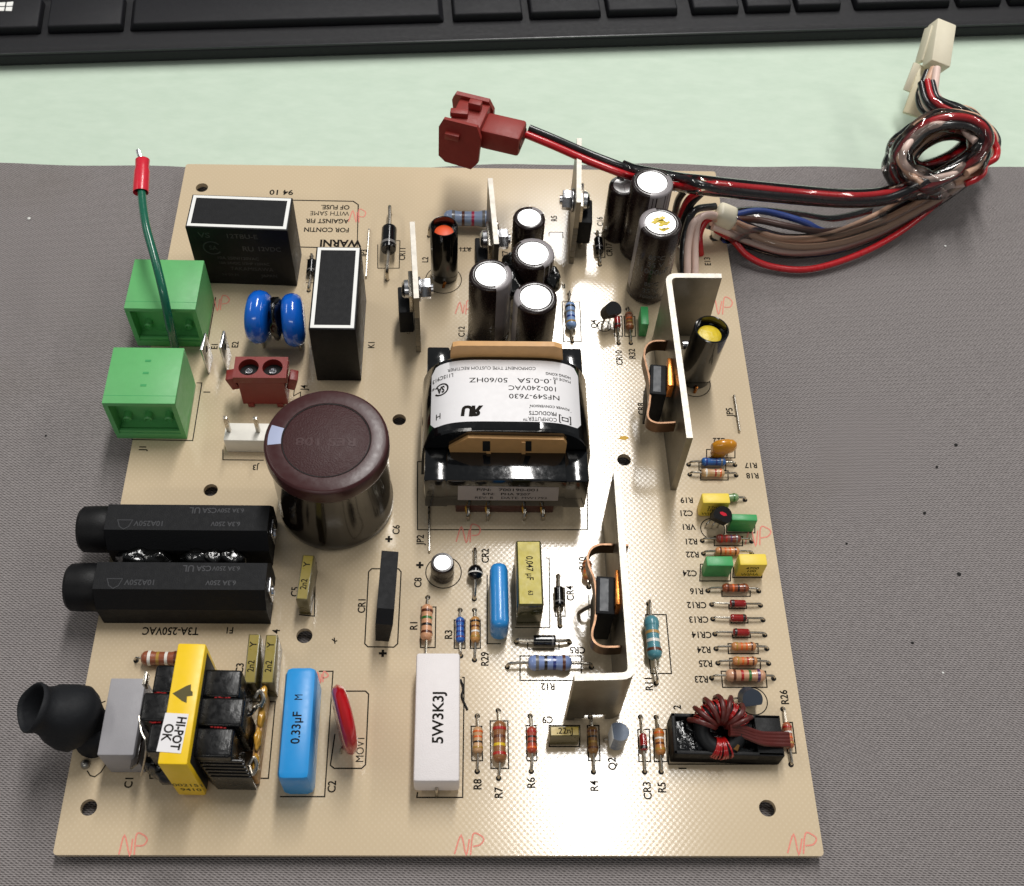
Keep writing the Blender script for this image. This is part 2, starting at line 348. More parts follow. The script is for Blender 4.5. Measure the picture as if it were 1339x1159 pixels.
for j in range(ny):
    a = j * (nx + 1); F.append((a, a + nx + 1, n1 + a + nx + 1, n1 + a)); a += nx; F.append((a, n1 + a, n1 + a + nx + 1, a + nx + 1))
cl = obj('work_cloth', (V, F), 'cloth', smooth=60)
cl['label'] = 'flat grey twill work cloth lying under the circuit board'; cl['category'] = 'cloth'
# lint and crumbs lying on the cloth
for i, (px, py, r, mm) in enumerate([(38, 286, .55, 'white'), (1236, 322, .4, 'white'), (1250, 582, .55, 'dark'), (1225, 611, .4, 'dark'), (1209, 671, .45, 'dark'), (1254, 751, .6, 'dark'), (1193, 841, .4, 'dark'), (1107, 711, .35, 'dark'), (60, 570, .35, 'dark'), (1233, 880, .3, 'white')]):
    p = U(px, py, -3.6); gg = lathe([(0, -r * .5), (r * .8, -r * .35), (r, 0), (r * .6, r * .4), (0, r * .5)], 7)
    o = obj('lint_speck', gg, mm, loc=(p.x, p.y, -3.5), rz=i * .8)
    o['label'] = ('tiny white lint speck lying on the grey cloth' if mm == 'white' else 'tiny dark crumb lying on the grey cloth'); o['category'] = 'speck'; o['group'] = 'white lint specks' if mm == 'white' else 'dark crumbs'

# ------------------------------------------------------------------ circuit board
BW, BL, BT = 177.8, 225.4, 1.6
board = empty('circuit_board', 'tan fibreglass power supply circuit board crowded with components', 'circuit board')
cu = bpy.data.curves.new('panel', 'CURVE'); cu.dimensions = '2D'; cu.fill_mode = 'BOTH'; cu.extrude = BT / 2 * S
def spl(P):
    s = cu.splines.new('POLY'); s.points.add(len(P) - 1); s.use_cyclic_u = True
    for q, p in zip(s.points, P): q.co = (p[0] * S, p[1] * S, 0, 1)
r0 = .9; hx, hy = BW / 2, BL / 2
out = []
for cx_, cy_, a in ((hx - r0, hy - r0, 0), (-hx + r0, hy - r0, 90), (-hx + r0, -hy + r0, 180), (hx - r0, -hy + r0, 270)): out += arc(cx_, cy_, r0, a, a + 90, 5)
spl(out)
for px, py, r in [(264, 245.5, 2.0), (522, 549, 1.95), (275.5, 641, 1.95), (398, 831.5, 2.05), (116, 1056, 1.95), (1003.5, 1057, 2.0), (816, 601.5, 1.95), (934, 311, 1.6)]:
    p = U(px, py, 0); spl(arc(p.x, p.y, r, 0, 360, 28)[:-1])
co = bpy.data.objects.new('panel', cu); COL.objects.link(co)
me = bpy.data.meshes.new_from_object(co.evaluated_get(bpy.context.evaluated_depsgraph_get()))
bpy.data.objects.remove(co)
me.materials.append(M['board']); panel = bpy.data.objects.new('board_panel', me); COL.objects.link(panel); panel.parent = board; panel.location = (0, 0, -BT / 2 * S)
panel['label'] = 'tan glass weave laminate with black print and red pencil marks'
# clipped lead ends under the board carry it
V, F = [], []
for k in range(260):
    x = random.uniform(-hx + 8, hx - 8); y = random.uniform(-hy + 8, hy - 8)
    V, F = join((V, F), shift(lathe([(0, 0), (.9, 0), (.45, -1.1), (.4, -2.0), (0, -2.0)], 6), x, y, -BT - .01))
so = obj('solder_joints', (V, F), 'solder', board); so['kind'] = 'stuff'

# printed texts: string, pixel centre, letter height, rotation
T90, T180 = 90, 180
def T(s, px, py, h=1.9, rot=90, sx=.9, m='ink', bold=.02):
    p = U(px, py, 0); textobj(s, h, m, board, (p.x, p.y, .05), rot, bold, sx, 'printed_designator')
for a in [('R8', 625, 1026), ('R7', 652.5, 1037), ('R6', 695, 1024), ('R4', 777.5, 1028), ('Q2', 801, 999), ('CR3', 847, 1034), ('R5', 866, 1030), ('C2', 434.5, 1029), ('C1', 169, 1023),
          ('MOV1', 471.5, 980), ('CR1', 473.5, 792), ('R1', 541.5, 818), ('R3', 587, 830), ('R29', 634.5, 862), ('CR2', 635, 727), ('C8', 547, 762), ('C6', 518.5, 693), ('JP2', 550, 706), ('C5', 386, 774),
          ('J4', 398, 507), ('E1', 281, 453), ('E2', 308, 451), ('CR4', 746, 776), ('R10', 762, 737), ('R11', 849, 894), ('R26', 1026, 912), ('JP5', 954.5, 539), ('E13', 925.5, 342), ('CR11', 526.5, 332), ('L2', 556.5, 340), ('JP3', 476, 331),
          ('K1', 486, 451), ('J1', 187, 586), ('4', 361.5, 826), ('C12', 604, 434), ('CR17', 797, 327), ('C16', 785, 290), ('Q4', 777, 424), ('CR10', 810, 468), ('R32', 827, 463), ('C3', 314, 874), ('R5', 725, 286), ('CR8', 839, 535), ('C7', 661, 333), ('1', 271, 513), ('2', 886, 925), ('1', 893, 1005)]:
    T(*a)
for a in [('J3', 334, 611), ('CR5', 755, 850), ('R12', 716.5, 897.5), ('C9', 716, 941), ('R17', 982, 608.5), ('R18', 984, 622), ('R19', 898, 654), ('C21', 897, 671), ('VR1', 900, 689), ('R21', 903.5, 708), ('R22', 905.5, 725), ('C24', 902, 749.5), ('R16', 911, 773),
          ('CR12', 911, 791), ('CR13', 913.5, 810), ('CR14', 917.5, 830), ('R24', 920.5, 849.5), ('R25', 922.5, 867.5), ('R23', 917, 888), ('F1', 300, 824), ('C22', 941, 576), ('RT1', 608, 326), ('R14', 732, 374)]:
    T(a[0], a[1], a[2], 1.75, 180)
T('T3A-250VAC', 223, 825, 2.1, 180, .86)
for s, px, py in [('+', 580 - 31, 740), ('+', 508.5, 706), ('+', 500.5, 855.5), ('+', 795, 308)]: T(s, px, py, 2.4, 0, 1, bold=.05)
# fuse warning block, printed upside down
T('WARNI', 445, 318, 2.9, 180, .95, bold=.035)
for s, px, py in [('FOR CONTIN', 427, 300.5), ('AGAINST FIR', 428, 289), ('WITH SAME', 431, 279), ('OF FUSE.', 438.5, 271)]: T(s, px, py, 1.9, 180, .88, bold=.02)
T('94 10', 368, 251.5, 2.2, 180, 1.1)
def line(pts, wd=.32, closed=False, m='ink', z=.045, name='printed_outline'):
    obj(name, ribbon([U(*p) for p in pts], wd, z, closed), m, board, smooth=0)
line([(380, 262), (462, 263.5), (468.5, 268), (467, 326), (466, 325), (380, 323)], .4)
def rect(x0, y0, x1, y1, sk=0., wd=.3):          # pixel box, sk = sideways drift of the lower edge
    line([(x0, y0), (x1, y0), (x1 + sk, y1), (x0 + sk, y1)], wd, True)
for r in [(616, 950, 630, 995, 1), (641, 943, 664, 1005, 1), (688, 949, 701, 995, 1), (718, 949, 758, 976.5, 0), (768, 949, 783, 995, 1.5), (834, 954, 849, 996, 1.5), (854, 954, 871, 996, 1.5),
          (680, 858, 760, 890, 0), (551, 794, 570, 847, -1), (594, 811, 608, 848, 0), (615, 811, 628, 848, 0), (725, 769, 738, 806, 1), (690, 837, 731, 849, 0), (735, 395, 758, 447, 2),
          (803, 414, 813, 440, 1), (816, 414, 830, 440, 1), (916, 616, 952, 628, 0), (914, 605, 949, 615, 0), (934, 702, 971, 714, 0), (944, 773, 981, 780, 0), (953, 790, 976, 796, 0), (956, 809, 978, 815, 0), (958, 828, 981, 834, 0),
          (952, 842, 991, 855, 0.5), (954, 861, 994, 875, .5), (943, 878, 1001, 899, 2), (844, 804, 871, 881, 7), (924, 588, 961, 599, 0), (916, 738, 956, 760, -1), (959, 742, 997, 755.5, -1), (950, 687, 987, 697, 0), (1025, 945, 1036, 985, 5)]:
    rect(*r)
rect(546, 604, 768, 693, .0); line([(257, 501), (264, 501), (252, 576.5), (172, 575)], .3); line([(282, 389), (270, 458), (262, 458)], .3)
line([(291.5, 588), (291.5, 601.5), (345, 602)], .3); line([(381, 498), (386, 498), (384, 518), (393, 513), (393, 519)], .28)
line([(320, 918), (360, 918), (351, 1018), (196, 1018), (196, 1010)], .3); line([(146, 1009), (200, 1009), (197, 1010)], .3)
line([(417, 878), (435.5, 878), (424.5, 1042), (366, 1042)], .3)
line([(448, 904), (478, 904), (482, 908), (478, 1000), (473, 1005), (437, 1005), (432, 1001), (438, 960)], .32)
line([(486, 744), (521, 744), (524.5, 748), (520, 842), (515, 846.5), (481, 846), (477, 842), (482, 748)], .32, True)
line([(604, 886), (607, 886), (605, 1043), (545, 1043), (546, 1036)], .3); line([(406, 736), (413, 736), (411, 806), (391, 804)], .3)
line([(714, 730), (718, 730), (719, 821), (673, 821)], .28); line([(876, 938), (874, 999.5), (1016, 999.5)], .3)
line([(505, 315), (523, 315), (522, 351), (494, 351), (494, 320)], .28); line([(401, 340), (414, 340), (412, 370), (400, 370)], .28); line([(776, 305), (790, 305), (791, 337), (777, 337)], .28)
line([(718, 304), (736, 304), (736, 312)], .28); line([(718, 304), (718, 309)], .28); line([(770, 778), (770, 806), (800, 830), (818, 830)], .28); line([(849, 512), (842, 512), (846, 555), (880, 556)], .28)
line([(600, 325), (617, 325)], .28); line([(637, 752), (637, 842), (655, 842)], .28); line([(476, 400), (470, 497)], .28)
for px, py, r in [(580, 748.5, 4.7), (580, 366, 5.6), (908, 502, 4.7), (813, 300, 4.4), (790, 427, 2.0), (984.5, 917, 3.6), (932, 692, 3.3)]:
    p = U(px, py, 0); obj('printed_outline', ribbon(arc(p.x, p.y, r, 0, 360, 40)[:-1], .26, .045, True), 'ink', board, smooth=0)
p = U(119, 985, 0); obj('printed_outline', ribbon([U(*q) for q in [(114, 1008), (118, 1014.5), (124, 1016), (132, 1010), (139, 999)]], .28, .045), 'ink', board, smooth=0)
obj('printed_outline', ribbon([U(*q) for q in [(129, 924), (133, 919), (138, 917)]], .28, .045), 'ink', board, smooth=0)
line([(434, 836), (438, 839), (441, 838)], .3); line([(437, 834), (438, 842)], .3)
# pencilled initials
def NP(px, py, k=1., rot=0.):
    h = 26 * k
    for st in ([(-20, 12), (-12, -12), (-5, 13), (-1, -8)], [(1, 13), (3, -13), (12, -13), (17, -7), (13, 0), (3, 2)]):
        q = []
        for x, y in st:
            q.append((px + x * k + random.uniform(-.7, .7), py + y * k + random.uniform(-.7, .7)))
        P = crom([U(*a) for a in q], 4)
        obj('pencil_mark', ribbon(P, .36, .06), 'pencil', board, smooth=0)
for a in [(175, 1105), (615, 1105), (1050, 1104), (992, 702, .9), (614, 699, .85), (944, 401, .8), (608, 403, .6), (288, 397, .7), (468, 283, .6), (421, 886, .5)]: NP(*a)
p = U(816, 573, 0); obj('ink_blot', flatten(([(p.x + math.cos(a * .7) * 1.4 * (1 + .4 * math.sin(a * 3)), p.y + math.sin(a * .7) * .7, .06) for a in range(9)], [tuple(range(9))])), 'ybrown', board, smooth=0)

# ------------------------------------------------------------------ component builders (every component is a part of the board)
def boxpx(name, TL, TR, BR, BL_, h, m, bev=.4, z0=0., label=None, taper=0., seg=2, parent=None):
    a, b, c, d = [U(*q, h) for q in (TL, TR, BR, BL_)]
    ctr = (a + b + c + d) / 4; wx = ((b - a).length + (c - d).length) / 2; wy = ((a - d).length + (b - c).length) / 2
    ex = (b - a) + (c - d); rz = math.atan2(ex.y, ex.x)
    o = obj(name, box(wx, wy, h - z0, bev, seg, taper, (0, 0, z0)), m, parent or board, (ctr.x, ctr.y, 0), rz, label=label)
    o['w'] = wx; o['l'] = wy
    return o, wx, wy, h
def lead(parent, P, r=.32, m='tin', name='lead', sm=4): return obj(name, tube(P, r, 8, sm), m, parent)
def axial(name, A, B, C, Ln, D, body, bands=(), lead_r=.32, lift=.25, kind='bone', label=None, tilt=0., bandw=None):
    """axial part: lead holes at pixels A and B, body centre at pixel C"""
    z = D / 2 + lift; a, b, c = U(*A), U(*B), U(*C, z)
    d = (b - a); Lx = d.length; e = d.normalized(); rz = math.atan2(e.y, e.x); mid = (a + b) / 2
    off = (Vector((c.x, c.y, 0)) - mid); t = max(-Lx / 2 + Ln / 2 + .3, min(Lx / 2 - Ln / 2 - .3, off.dot(e))); s = off.dot(Vector((-e.y, e.x, 0)))
    R = D / 2
    if kind == 'bone': prof = [(0, -Ln/2), (R * .55, -Ln/2), (R * .88, -Ln/2 + .16 * D), (R, -Ln/2 + .4 * D), (R * .97, -Ln/2 + .62 * D), (R * .86, -Ln/2 + .85 * D)]
    elif kind == 'glass': prof = [(0, -Ln/2), (R * .7, -Ln/2), (R * .98, -Ln/2 + .14 * D), (R, -Ln/2 + .3 * D)]
    elif kind == 'bead': prof = [(0, -Ln/2), (R * .35, -Ln/2 * .98), (R * .72, -Ln/2 * .75), (R * .94, -Ln/2 * .4), (R, -Ln/2 * .15)]
    else: prof = [(0, -Ln/2), (R * .93, -Ln/2), (R, -Ln/2 + .07 * D), (R, -Ln/2 + .2 * D)]
    prof = prof + [(r, -zz) for r, zz in reversed(prof)]
    rm = Matrix.Translation((t, s, z)) @ Matrix.Rotation(tilt, 4, 'Y') @ Matrix.Rotation(math.pi / 2, 4, 'Y')
    o = obj(name, xf(lathe(prof, 20), rm), body, board, (mid.x, mid.y, 0), rz, smooth=50, label=label)
    def rad(x):
        q = prof
        for (r1, z1), (r2, z2) in zip(q, q[1:]):
            if z1 <= x <= z2 and z2 > z1: return r1 + (r2 - r1) * (x - z1) / (z2 - z1)
        return R
    for f, cm in bands:
        bw = bandw or max(.45, Ln * .07); x0, x1 = f * Ln - bw / 2, f * Ln + bw / 2
        n = 3; rr = [(rad(x0 + (x1 - x0) * k / n) * 1.015 + .02, x0 + (x1 - x0) * k / n) for k in range(n + 1)]
        obj('colour_band', xf(lathe(rr, 20), rm), rmat(cm) if cm not in M else cm, o, smooth=50)
    for sg, xe in ((-1, -Lx / 2), (1, Lx / 2)):
        xb = t + sg * (Ln / 2 - .1)
        zb = z - math.sin(tilt) * (xb - t)
        P = [(xe, 0, -.6), (xe, 0, zb * .35), (xe - sg * min(.5, abs(xe - xb) * .3), s * .3, zb * .9), (xb + (xe - xb) * .45, s, zb), (xb, s, zb)]
        lead(o, P, lead_r)
        obj('solder_hole', lathe([(0, .03), (.62, .05), (.68, .03), (.7, .0)], 12), 'dark', o, (xe, 0, 0))
    return o
def ecap(C, rpx, h, label, stripe=None, top='captop', score=3, z0=0., tilt=(0, 0), mark=None, rot=0., name='electrolytic_capacitor'):
    c = U(*C, h); R = (U(C[0] + rpx, C[1], h) - U(C[0] - rpx, C[1], h)).length / 2
    prof = [(R * .90, z0), (R, z0 + .8), (R, z0 + 2.2), (R * .965, z0 + 2.7), (R * .965, z0 + 3.2), (R, z0 + 3.8), (R, h - .9), (R * .97, h - .35), (R * .9, h), (R * .74, h + .02), (R * .71, h - .12)]
    o = obj(name, lathe([(0, z0)] + prof, 40), 'sleeve', board, (c.x, c.y, 0), rot, smooth=45, label=label, rot=(tilt[0], tilt[1], rot))
    obj('can_top', lathe([(R * .725, h - .3), (R * .72, h - .12), (0, h - .1)], 40), top, o, smooth=30)
    for k in range(score):
        a = 2 * math.pi * k / max(1, score) + .6
        obj('vent_score', ribbon([(0, 0), (R * .66 * math.cos(a), R * .66 * math.sin(a))], .12, h - .08), 'stripe', o, smooth=0)
    if stripe is not None:                                # polarity stripe: a curved sheet on the sleeve
        a0, a1 = stripe; V, F = [], []; n = 10
        rows = [(R * 1.004, 4.2), (R * 1.004, h - .95), (R * .985, h - .32), (R * .91, h + .03), (R * .745, h + .05)]
        for k in range(n + 1):
            a = math.radians(a0 + (a1 - a0) * k / n)
            V += [(r * math.cos(a), r * math.sin(a), z) for r, z in rows]
        for k in range(n):
            for j in range(4): F.append((k * 5 + j, (k + 1) * 5 + j, (k + 1) * 5 + j + 1, k * 5 + j + 1))
        obj('polarity_stripe', (V, F), 'stripe', o, smooth=50)
    o['r'] = R
    return o, R, h
def curved(s, size, m, parent, R, z, ang=-90, sx=1., bold=.012, name='printed_text'):
    g = text_geo(s, size, bold, sx)
    V = [((R + .05) * math.cos(math.radians(ang) + x / R), (R + .05) * math.sin(math.radians(ang) + x / R), z + y) for x, y, _ in g[0]]
    return obj(name, (V, g[1]), m, parent, smooth=0, fixn=False)
def facetext(s, size, m, parent, x, y, z, rot=0, normal='z', sx=1., bold=.015, name='printed_text'):
    """text on a local face: normal 'z' lies flat, 'f' is the front (-y) face, 'b' the same upside down"""
    g = text_geo(s, size, bold, sx); c, sn = math.cos(math.radians(rot)), math.sin(math.radians(rot)); V = []
    for a, b, _ in g[0]:
        a, b = a * c - b * sn, a * sn + b * c
        V.append((x + a, y + b, z) if normal == 'z' else (x + a, y, z + b))
    return obj(name, (V, g[1]), m, parent, smooth=0, fixn=False)

# ------------------------------------------------------------------ resistors and diodes
BK, BN, RD, OG, YL, GN, BU, VT, GY, WT, GD = '#1c1613', '#5a2c18', '#a81c16', '#d8601c', '#d8b51e', '#2f6b2c', '#20307a', '#54305e', '#6f6c6a', '#e2ded6', '#a98436'
TAN, DKBR, LTBL, DKBL = '#c99d72', '#8b5a34', '#7f93c4', '#2b5fae'
Q4B = lambda *c: list(zip((-.30, -.10, .10, .32), c))
def res(A, B, C, Ln, D, body, bands, label, **k): return axial('resistor', A, B, C, Ln, D, rmat(body), bands, label=label, **k)
res((624, 936.7), (624, 1009), (624.9, 968), 6.4, 2.5, TAN, Q4B(OG, OG, BK, GD), 'small tan resistor marked R8')
res((651.5, 929.5), (652, 1018), (653.3, 970), 10.0, 3.4, DKBR, Q4B(RD, BN, YL, RD), 'large brown resistor with yellow band marked R7')
res((693.2, 936.7), (694.7, 1009), (695.5, 968), 6.4, 2.5, '#a8402a', Q4B(RD, BK, BN, OG), 'rust red resistor marked R6')
res((771.9, 937.9), (776, 1009.8), (775, 968), 6.6, 2.6, '#8a6030', Q4B(BN, BK, GD, BN), 'brown resistor beside the small capacitor marked R4')
res((858, 938.3), (864.4, 1009.7), (862.5, 970), 6.5, 2.6, '#b9793e', Q4B(OG, WT, BN, GD), 'orange brown resistor marked R5')
res((559.3, 781.5), (557, 862), (558, 814), 9.6, 3.2, '#d29a74', Q4B(BN, GN, BK, BN), 'tan resistor standing behind the white ceramic resistor')
res((601.6, 798), (602.5, 858), (601.8, 824), 6.9, 2.4, DKBL, Q4B(BU, BU, BU, VT), 'small blue resistor marked R3')
res((620.4, 798), (620.4, 863.3), (621.5, 823.5), 6.9, 2.5, '#c08a4c', Q4B(BK, BN, WT, GD), 'small tan resistor marked R29')
res((663.3, 872.5), (773.3, 872.8), (719, 867), 10.8, 4.0, LTBL, Q4B(GY, BK, BU, BN), 'pale blue resistor lying across, marked R12', lead_r=.42)
res((848, 789.7), (858, 894), (853.6, 834), 11.6, 4.0, '#4f8a96', Q4B('#4f8a96', '#b08c50', WT, BN), 'teal resistor beside the bent heatsink marked R11', lead_r=.38, lift=.9)
res((1023.7, 927.6), (1034.3, 1000), (1030.5, 962), 6.4, 2.4, '#a55a3a', Q4B(RD, WT, OG, GD), 'reddish resistor at the board edge marked R26')
res((930.5, 887), (1011.6, 887.5), (974.8, 883.5), 9.8, 3.2, '#c99878', Q4B(BN, RD, GN, VT), 'large pale resistor with green band marked R23')
res((938.7, 867.5), (1005, 868), (973.9, 864.5), 6.2, 2.3, '#c08250', Q4B(GD, OG, RD, BN), 'small tan resistor marked R25')
res((936.2, 848.7), (1002.6, 848.7), (972.3, 845.5), 6.2, 2.3, '#c08250', Q4B(GD, OG, OG, BN), 'small tan resistor marked R24')
res((925.6, 772.8), (992, 773.3), (961.6, 769), 6.9, 2.4, '#8a4424', Q4B(BN, OG, BK, BN), 'small brown resistor marked R16')
res((919.8, 724.3), (983, 724.6), (951, 721), 6.4, 2.3, '#c98a5c', Q4B(BN, OG, OG, BN), 'small tan resistor behind the green and yellow capacitors')
res((918.2, 707.5), (982.7, 708.3), (952.4, 704.5), 6.6, 2.4, '#7a3a30', Q4B(RD, RD, VT, GY), 'small dark red resistor marked R21')
res((922, 655), (974.1, 654), (948, 651), 7.4, 2.4, '#7d9a6c', Q4B(BN, GN, GY, GN), 'green resistor behind the yellow capacitor marked R19')
res((901.9, 620.9), (962.5, 622), (932.2, 618.5), 6.4, 2.4, '#c8a57c', Q4B(WT, TAN, RD, OG), 'small tan resistor with red band marked R18')
res((900.4, 607.8), (961, 608.5), (933, 604), 6.8, 2.4, '#2c62a6', Q4B(BU, DKBL, BU, GY), 'small blue resistor marked R17')
res((744.4, 385), (748.5, 447), (746.3, 413), 9.6, 3.3, '#7d9ac6', Q4B(BK, GY, BU, GD), 'blue resistor between the tall capacitors and the small transistor')
res((820.5, 404.6), (824.8, 449.3), (822.9, 420), 6.4, 2.5, '#8a5030', Q4B(BN, OG, GD, TAN), 'small brown resistor marked R32')
res((178, 864), (258, 865), (213, 861), 10.5, 3.8, '#8f4f34', Q4B(WT, GD, WT, BN), 'brown resistor behind the yellow taped transformer')
res((768, 730), (770, 768), (768, 746), 5.6, 2.6, '#b06a3a', Q4B(BN, BN, OG, GD), 'brown resistor inside the spring clip marked R10')
o = axial('resistor', (561, 309), (652, 310), (612, 286), 15.5, 5.4, rmat('#8b9cba'), Q4B(GY, BN, '#a81c46', GY), .42, 1.6, label='large grey blue resistor behind the orange cored choke', bandw=.9)
def dio(A, B, C, Ln, D, body, bands, label, kind='glass', **k): return axial('diode', A, B, C, Ln, D, body, bands, kind=kind, label=label, **k)
redglass = mat('red_glass', '#8c1a18', .08, coat=.8, var=.3, vs=1500)
dio((837.4, 937.9), (843, 1009.8), (841.2, 971), 4.2, 1.9, redglass, [(.33, BK)], 'red glass diode marked CR3', bandw=.8)
dio((930.5, 791), (994.4, 792), (964.6, 789.5), 4.2, 2.0, redglass, [(-.33, BK)], 'red glass diode marked CR12', bandw=.8)
dio((932, 809.8), (997.7, 811), (965.4, 808.3), 4.2, 2.0, redglass, [(.36, BK)], 'red glass diode marked CR13', bandw=.8)
dio((934.6, 829.5), (1000, 830.7), (969, 827.2), 4.2, 2.0, redglass, [(-.36, BK)], 'red glass diode marked CR14', bandw=.8)
dio((805.5, 406), (808.9, 449.3), (807.2, 421.5), 4.0, 2.0, redglass, [(.33, BK)], 'red glass diode marked CR10', bandw=.8)
dio((620.8, 721), (620.2, 783.5), (621.5, 749), 4.2, 4.0, 'blackgl', [(.12, WT)], 'round black bead diode marked CR2', kind='bead', lead_r=.45, bandw=.35)
dio((729.8, 754), (732.4, 818.8), (731.1, 781), 5.2, 2.6, 'blackgl', [(.3, GY)], 'black diode marked CR4', kind='cyl', lead_r=.45)
dio((675, 839.8), (744.9, 840.3), (712, 838), 5.6, 2.9, 'blackgl', [(.36, GY)], 'black diode lying across, marked CR5', kind='cyl', lead_r=.48)
dio((407.4, 335.5), (403.6, 380.4), (407, 350), 5.4, 2.8, 'blackgl', [(.3, GY)], 'black diode beside the upright relay', kind='cyl', lead_r=.42)
dio((780.6, 305.6), (784.3, 346.7), (783, 321), 5.6, 2.8, 'blackgl', [(.22, GY)], 'black diode marked CR17', kind='cyl', lead_r=.42)
dio((510, 281), (506.4, 366), (508.5, 313), 9.2, 4.8, 'blackgl', [(.27, GY)], 'large black diode with grey band marked CR11', kind='cyl', lead_r=.6, lift=2.2, bandw=1.0)
for A, B, lb in (((959.4, 519.4), (966.5, 565), 'JP5'), ((561, 655), (561.5, 722), 'JP2'), ((482.8, 302), (478.7, 363.6), 'JP3')):
    a, b = U(*A), U(*B)
    obj('jumper_wire', tube([a + Vector((0, 0, -.5)), a + Vector((0, 0, .5)), a.lerp(b, .1) + Vector((0, 0, .8)), a.lerp(b, .9) + Vector((0, 0, .8)), b + Vector((0, 0, .5)), b + Vector((0, 0, -.5))], .33, 8, 4), 'tin', board, label='bare wire jumper marked ' + lb)

# ------------------------------------------------------------------ electrolytic capacitors
ecap((692, 284.3), 21.2, 21.5, 'smallest capacitor of the four tall ones behind the transformer', (20, 75))
ecap((697.3, 331), 28.0, 26.5, 'tall capacitor in the middle of the four behind the transformer', (-60, 130))
ecap((641.7, 358.7), 28.5, 27.0, 'tall capacitor beside the black square relay side of the transformer', (-75, 35), score=2)
ecap((700.4, 388.2), 28.5, 27.0, 'tall capacitor directly behind the transformer with stripe facing the choke', (150, 215), score=2)
ecap((815.6, 242), 19.0, 21.5, 'short capacitor half hidden behind the cable', None)
ecap((853, 238), 27.5, 29.0, 'tall capacitor under the red and black cable', (-100, 30), score=1)
oc, R, h = ecap((864, 291), 28.0, 29.5, 'tall capacitor with yellow glue mark on its top', (100, 200), score=0)
for s, z, sz in (('85°C', h - 8.5, 1.7), ('35 V', h - 11.5, 1.9), ('1000µF', h - 14.5, 2.1), ('85°C', h - 20, 1.5), ('35 V', h - 23, 1.9), ('1000µF', h - 25.5, 1.4)): curved(s, sz, 'faint', oc, R, z, -93)
for k in range(26):
    a = random.uniform(0, 6.28); r = random.random() ** .7 * R * .42; x, y = r * math.cos(a) + .8, r * math.sin(a) - .3; s = random.uniform(.5, 1.3)
    obj('glue_fleck', flatten(([(x - s, y, h - .05), (x, y - s * .6, h - .05 + .004 * k), (x + s * .9, y + .1, h - .05), (x + .1, y + s * .7, h - .05)], [(0, 1, 2, 3)])), 'yelface', oc, smooth=0)
o8, R8, h8 = ecap((578.4, 735.5), 15.6, 7.0, 'small black capacitor standing in a printed circle marked C8', None, score=3)
# big filter capacitor
h = 30.5; c = U(426.5, 575, h); R = (U(509, 575, h) - U(344, 575, h)).length / 2
big = obj('filter_capacitor', lathe([(0, 0), (R * .95, 0), (R * .985, .8), (R * .985, 3.2), (R * .96, 3.8), (R * .96, h - 6), (R * .965, h - 4.5)], 64), 'bigside', board, (c.x, c.y, 0), label='large maroon topped filter capacitor, the widest can on the board')
obj('rim', lathe([(R * .965, h - 5.6), (R * .99, h - 5), (R, h - 4.2), (R, h - 1.3), (R * .99, h - .6), (R * .965, h - .15), (R * .945, h), (R * .72, h), (R * .70, h - .25)], 64), 'bigring', big, smooth=26)
top = obj('cap_top', lathe([(R * .705, h - .3), (R * .69, h - .18), (0, h - .14)], 64), 'bigbrown', big)
V, F = [], []
rows = [(R * 1.003, h - 4), (R * 1.0, h - 1.4), (R * .97, h - .3), (R * .92, h + .04), (R * .715, h + .04)]
for k in range(9):
    a = math.radians(163 + 24 * k / 8); V += [(r * math.cos(a), r * math.sin(a), z) for r, z in rows]
for k in range(8):
    for j in range(4): F.append((k * 5 + j, (k + 1) * 5 + j, (k + 1) * 5 + j + 1, k * 5 + j + 1))
obj('polarity_stripe', (V, F), mat('pale_blue_print', '#aab3d0', .35, coat=.3), big)
facetext('RES 108', 2.4, 'bigring', big, 0, -.5, h - .1, 180, 'z', 1.35, .02)
obj('seam', ribbon(arc(0, 0, R * .70, 0, 360, 64)[:-1], .25, h - .02, True), 'dark', big, smooth=0)

# ------------------------------------------------------------------ relays
def relay(TL, TR, BR, BL_, h, label):
    o, w_, l_, h = boxpx('relay', TL, TR, BR, BL_, h, 'black', .25, label=label)
    t = obj('top_rim', join(*[box(a, b, .12, 0, c=(x, y, h + .01)) for a, b, x, y in ((w_ - .9, 1.0, 0, l_/2 - .95), (w_ - .9, 1.0, 0, -l_/2 + .95), (1.0, l_ - 2.9, w_/2 - .95, 0), (1.0, l_ - 2.9, -w_/2 + .95, 0))]), 'white', o)
    obj('top_plate', box(w_ - 3.4, l_ - 3.4, .1, 0, c=(0, 0, h + .005)), 'blackm', o)
    return o, w_, l_, h
r1, a, b, h = relay((250.6, 254.4), (381.7, 258.7), (377.2, 302), (242.8, 296.8), 24.3, 'black relay with white rimmed top lying across beside the warning print')
f = -b / 2 - .04
for s, x, z, sz, sx in (('VS', -a/2 + 5, h - 3.2, 2.1, 1.1), ('12TBU-E', 1.0, h - 3.2, 1.8, 1.0), ('12VDC', 8.5, h - 8.2, 1.8, .9), ('RU', 2.2, h - 8.4, 2.0, .95), ('10A 250V/120VAC', -1.5, h - 12.6, 1.2, .95), ('10A 24VDC 1/3HP 120VAC', 0, h - 14.8, 1.1, .85), ('TAKAMISAWA', 2, h - 17.2, 1.5, .95), ('JAPAN', 7, h - 20, 1.2, 1), ('94 09 M', -5, h - 20, 1.1, 1)):
    facetext(s, sz, 'dimprint', r1, x, f, z, 0, 'f', sx)
g = ribbon(arc(0, 0, 2.6, 35, 325, 30), .45, 0); obj('printed_text', ([(x - a/2 + 6.5, f, z_ + h - 8.4) for x, z_, _ in g[0]], g[1]), 'dimprint', r1, smooth=0, fixn=False)
facetext('SA', 1.7, 'dimprint', r1, -a/2 + 6.8, f, h - 8.4, 0, 'f', .9)
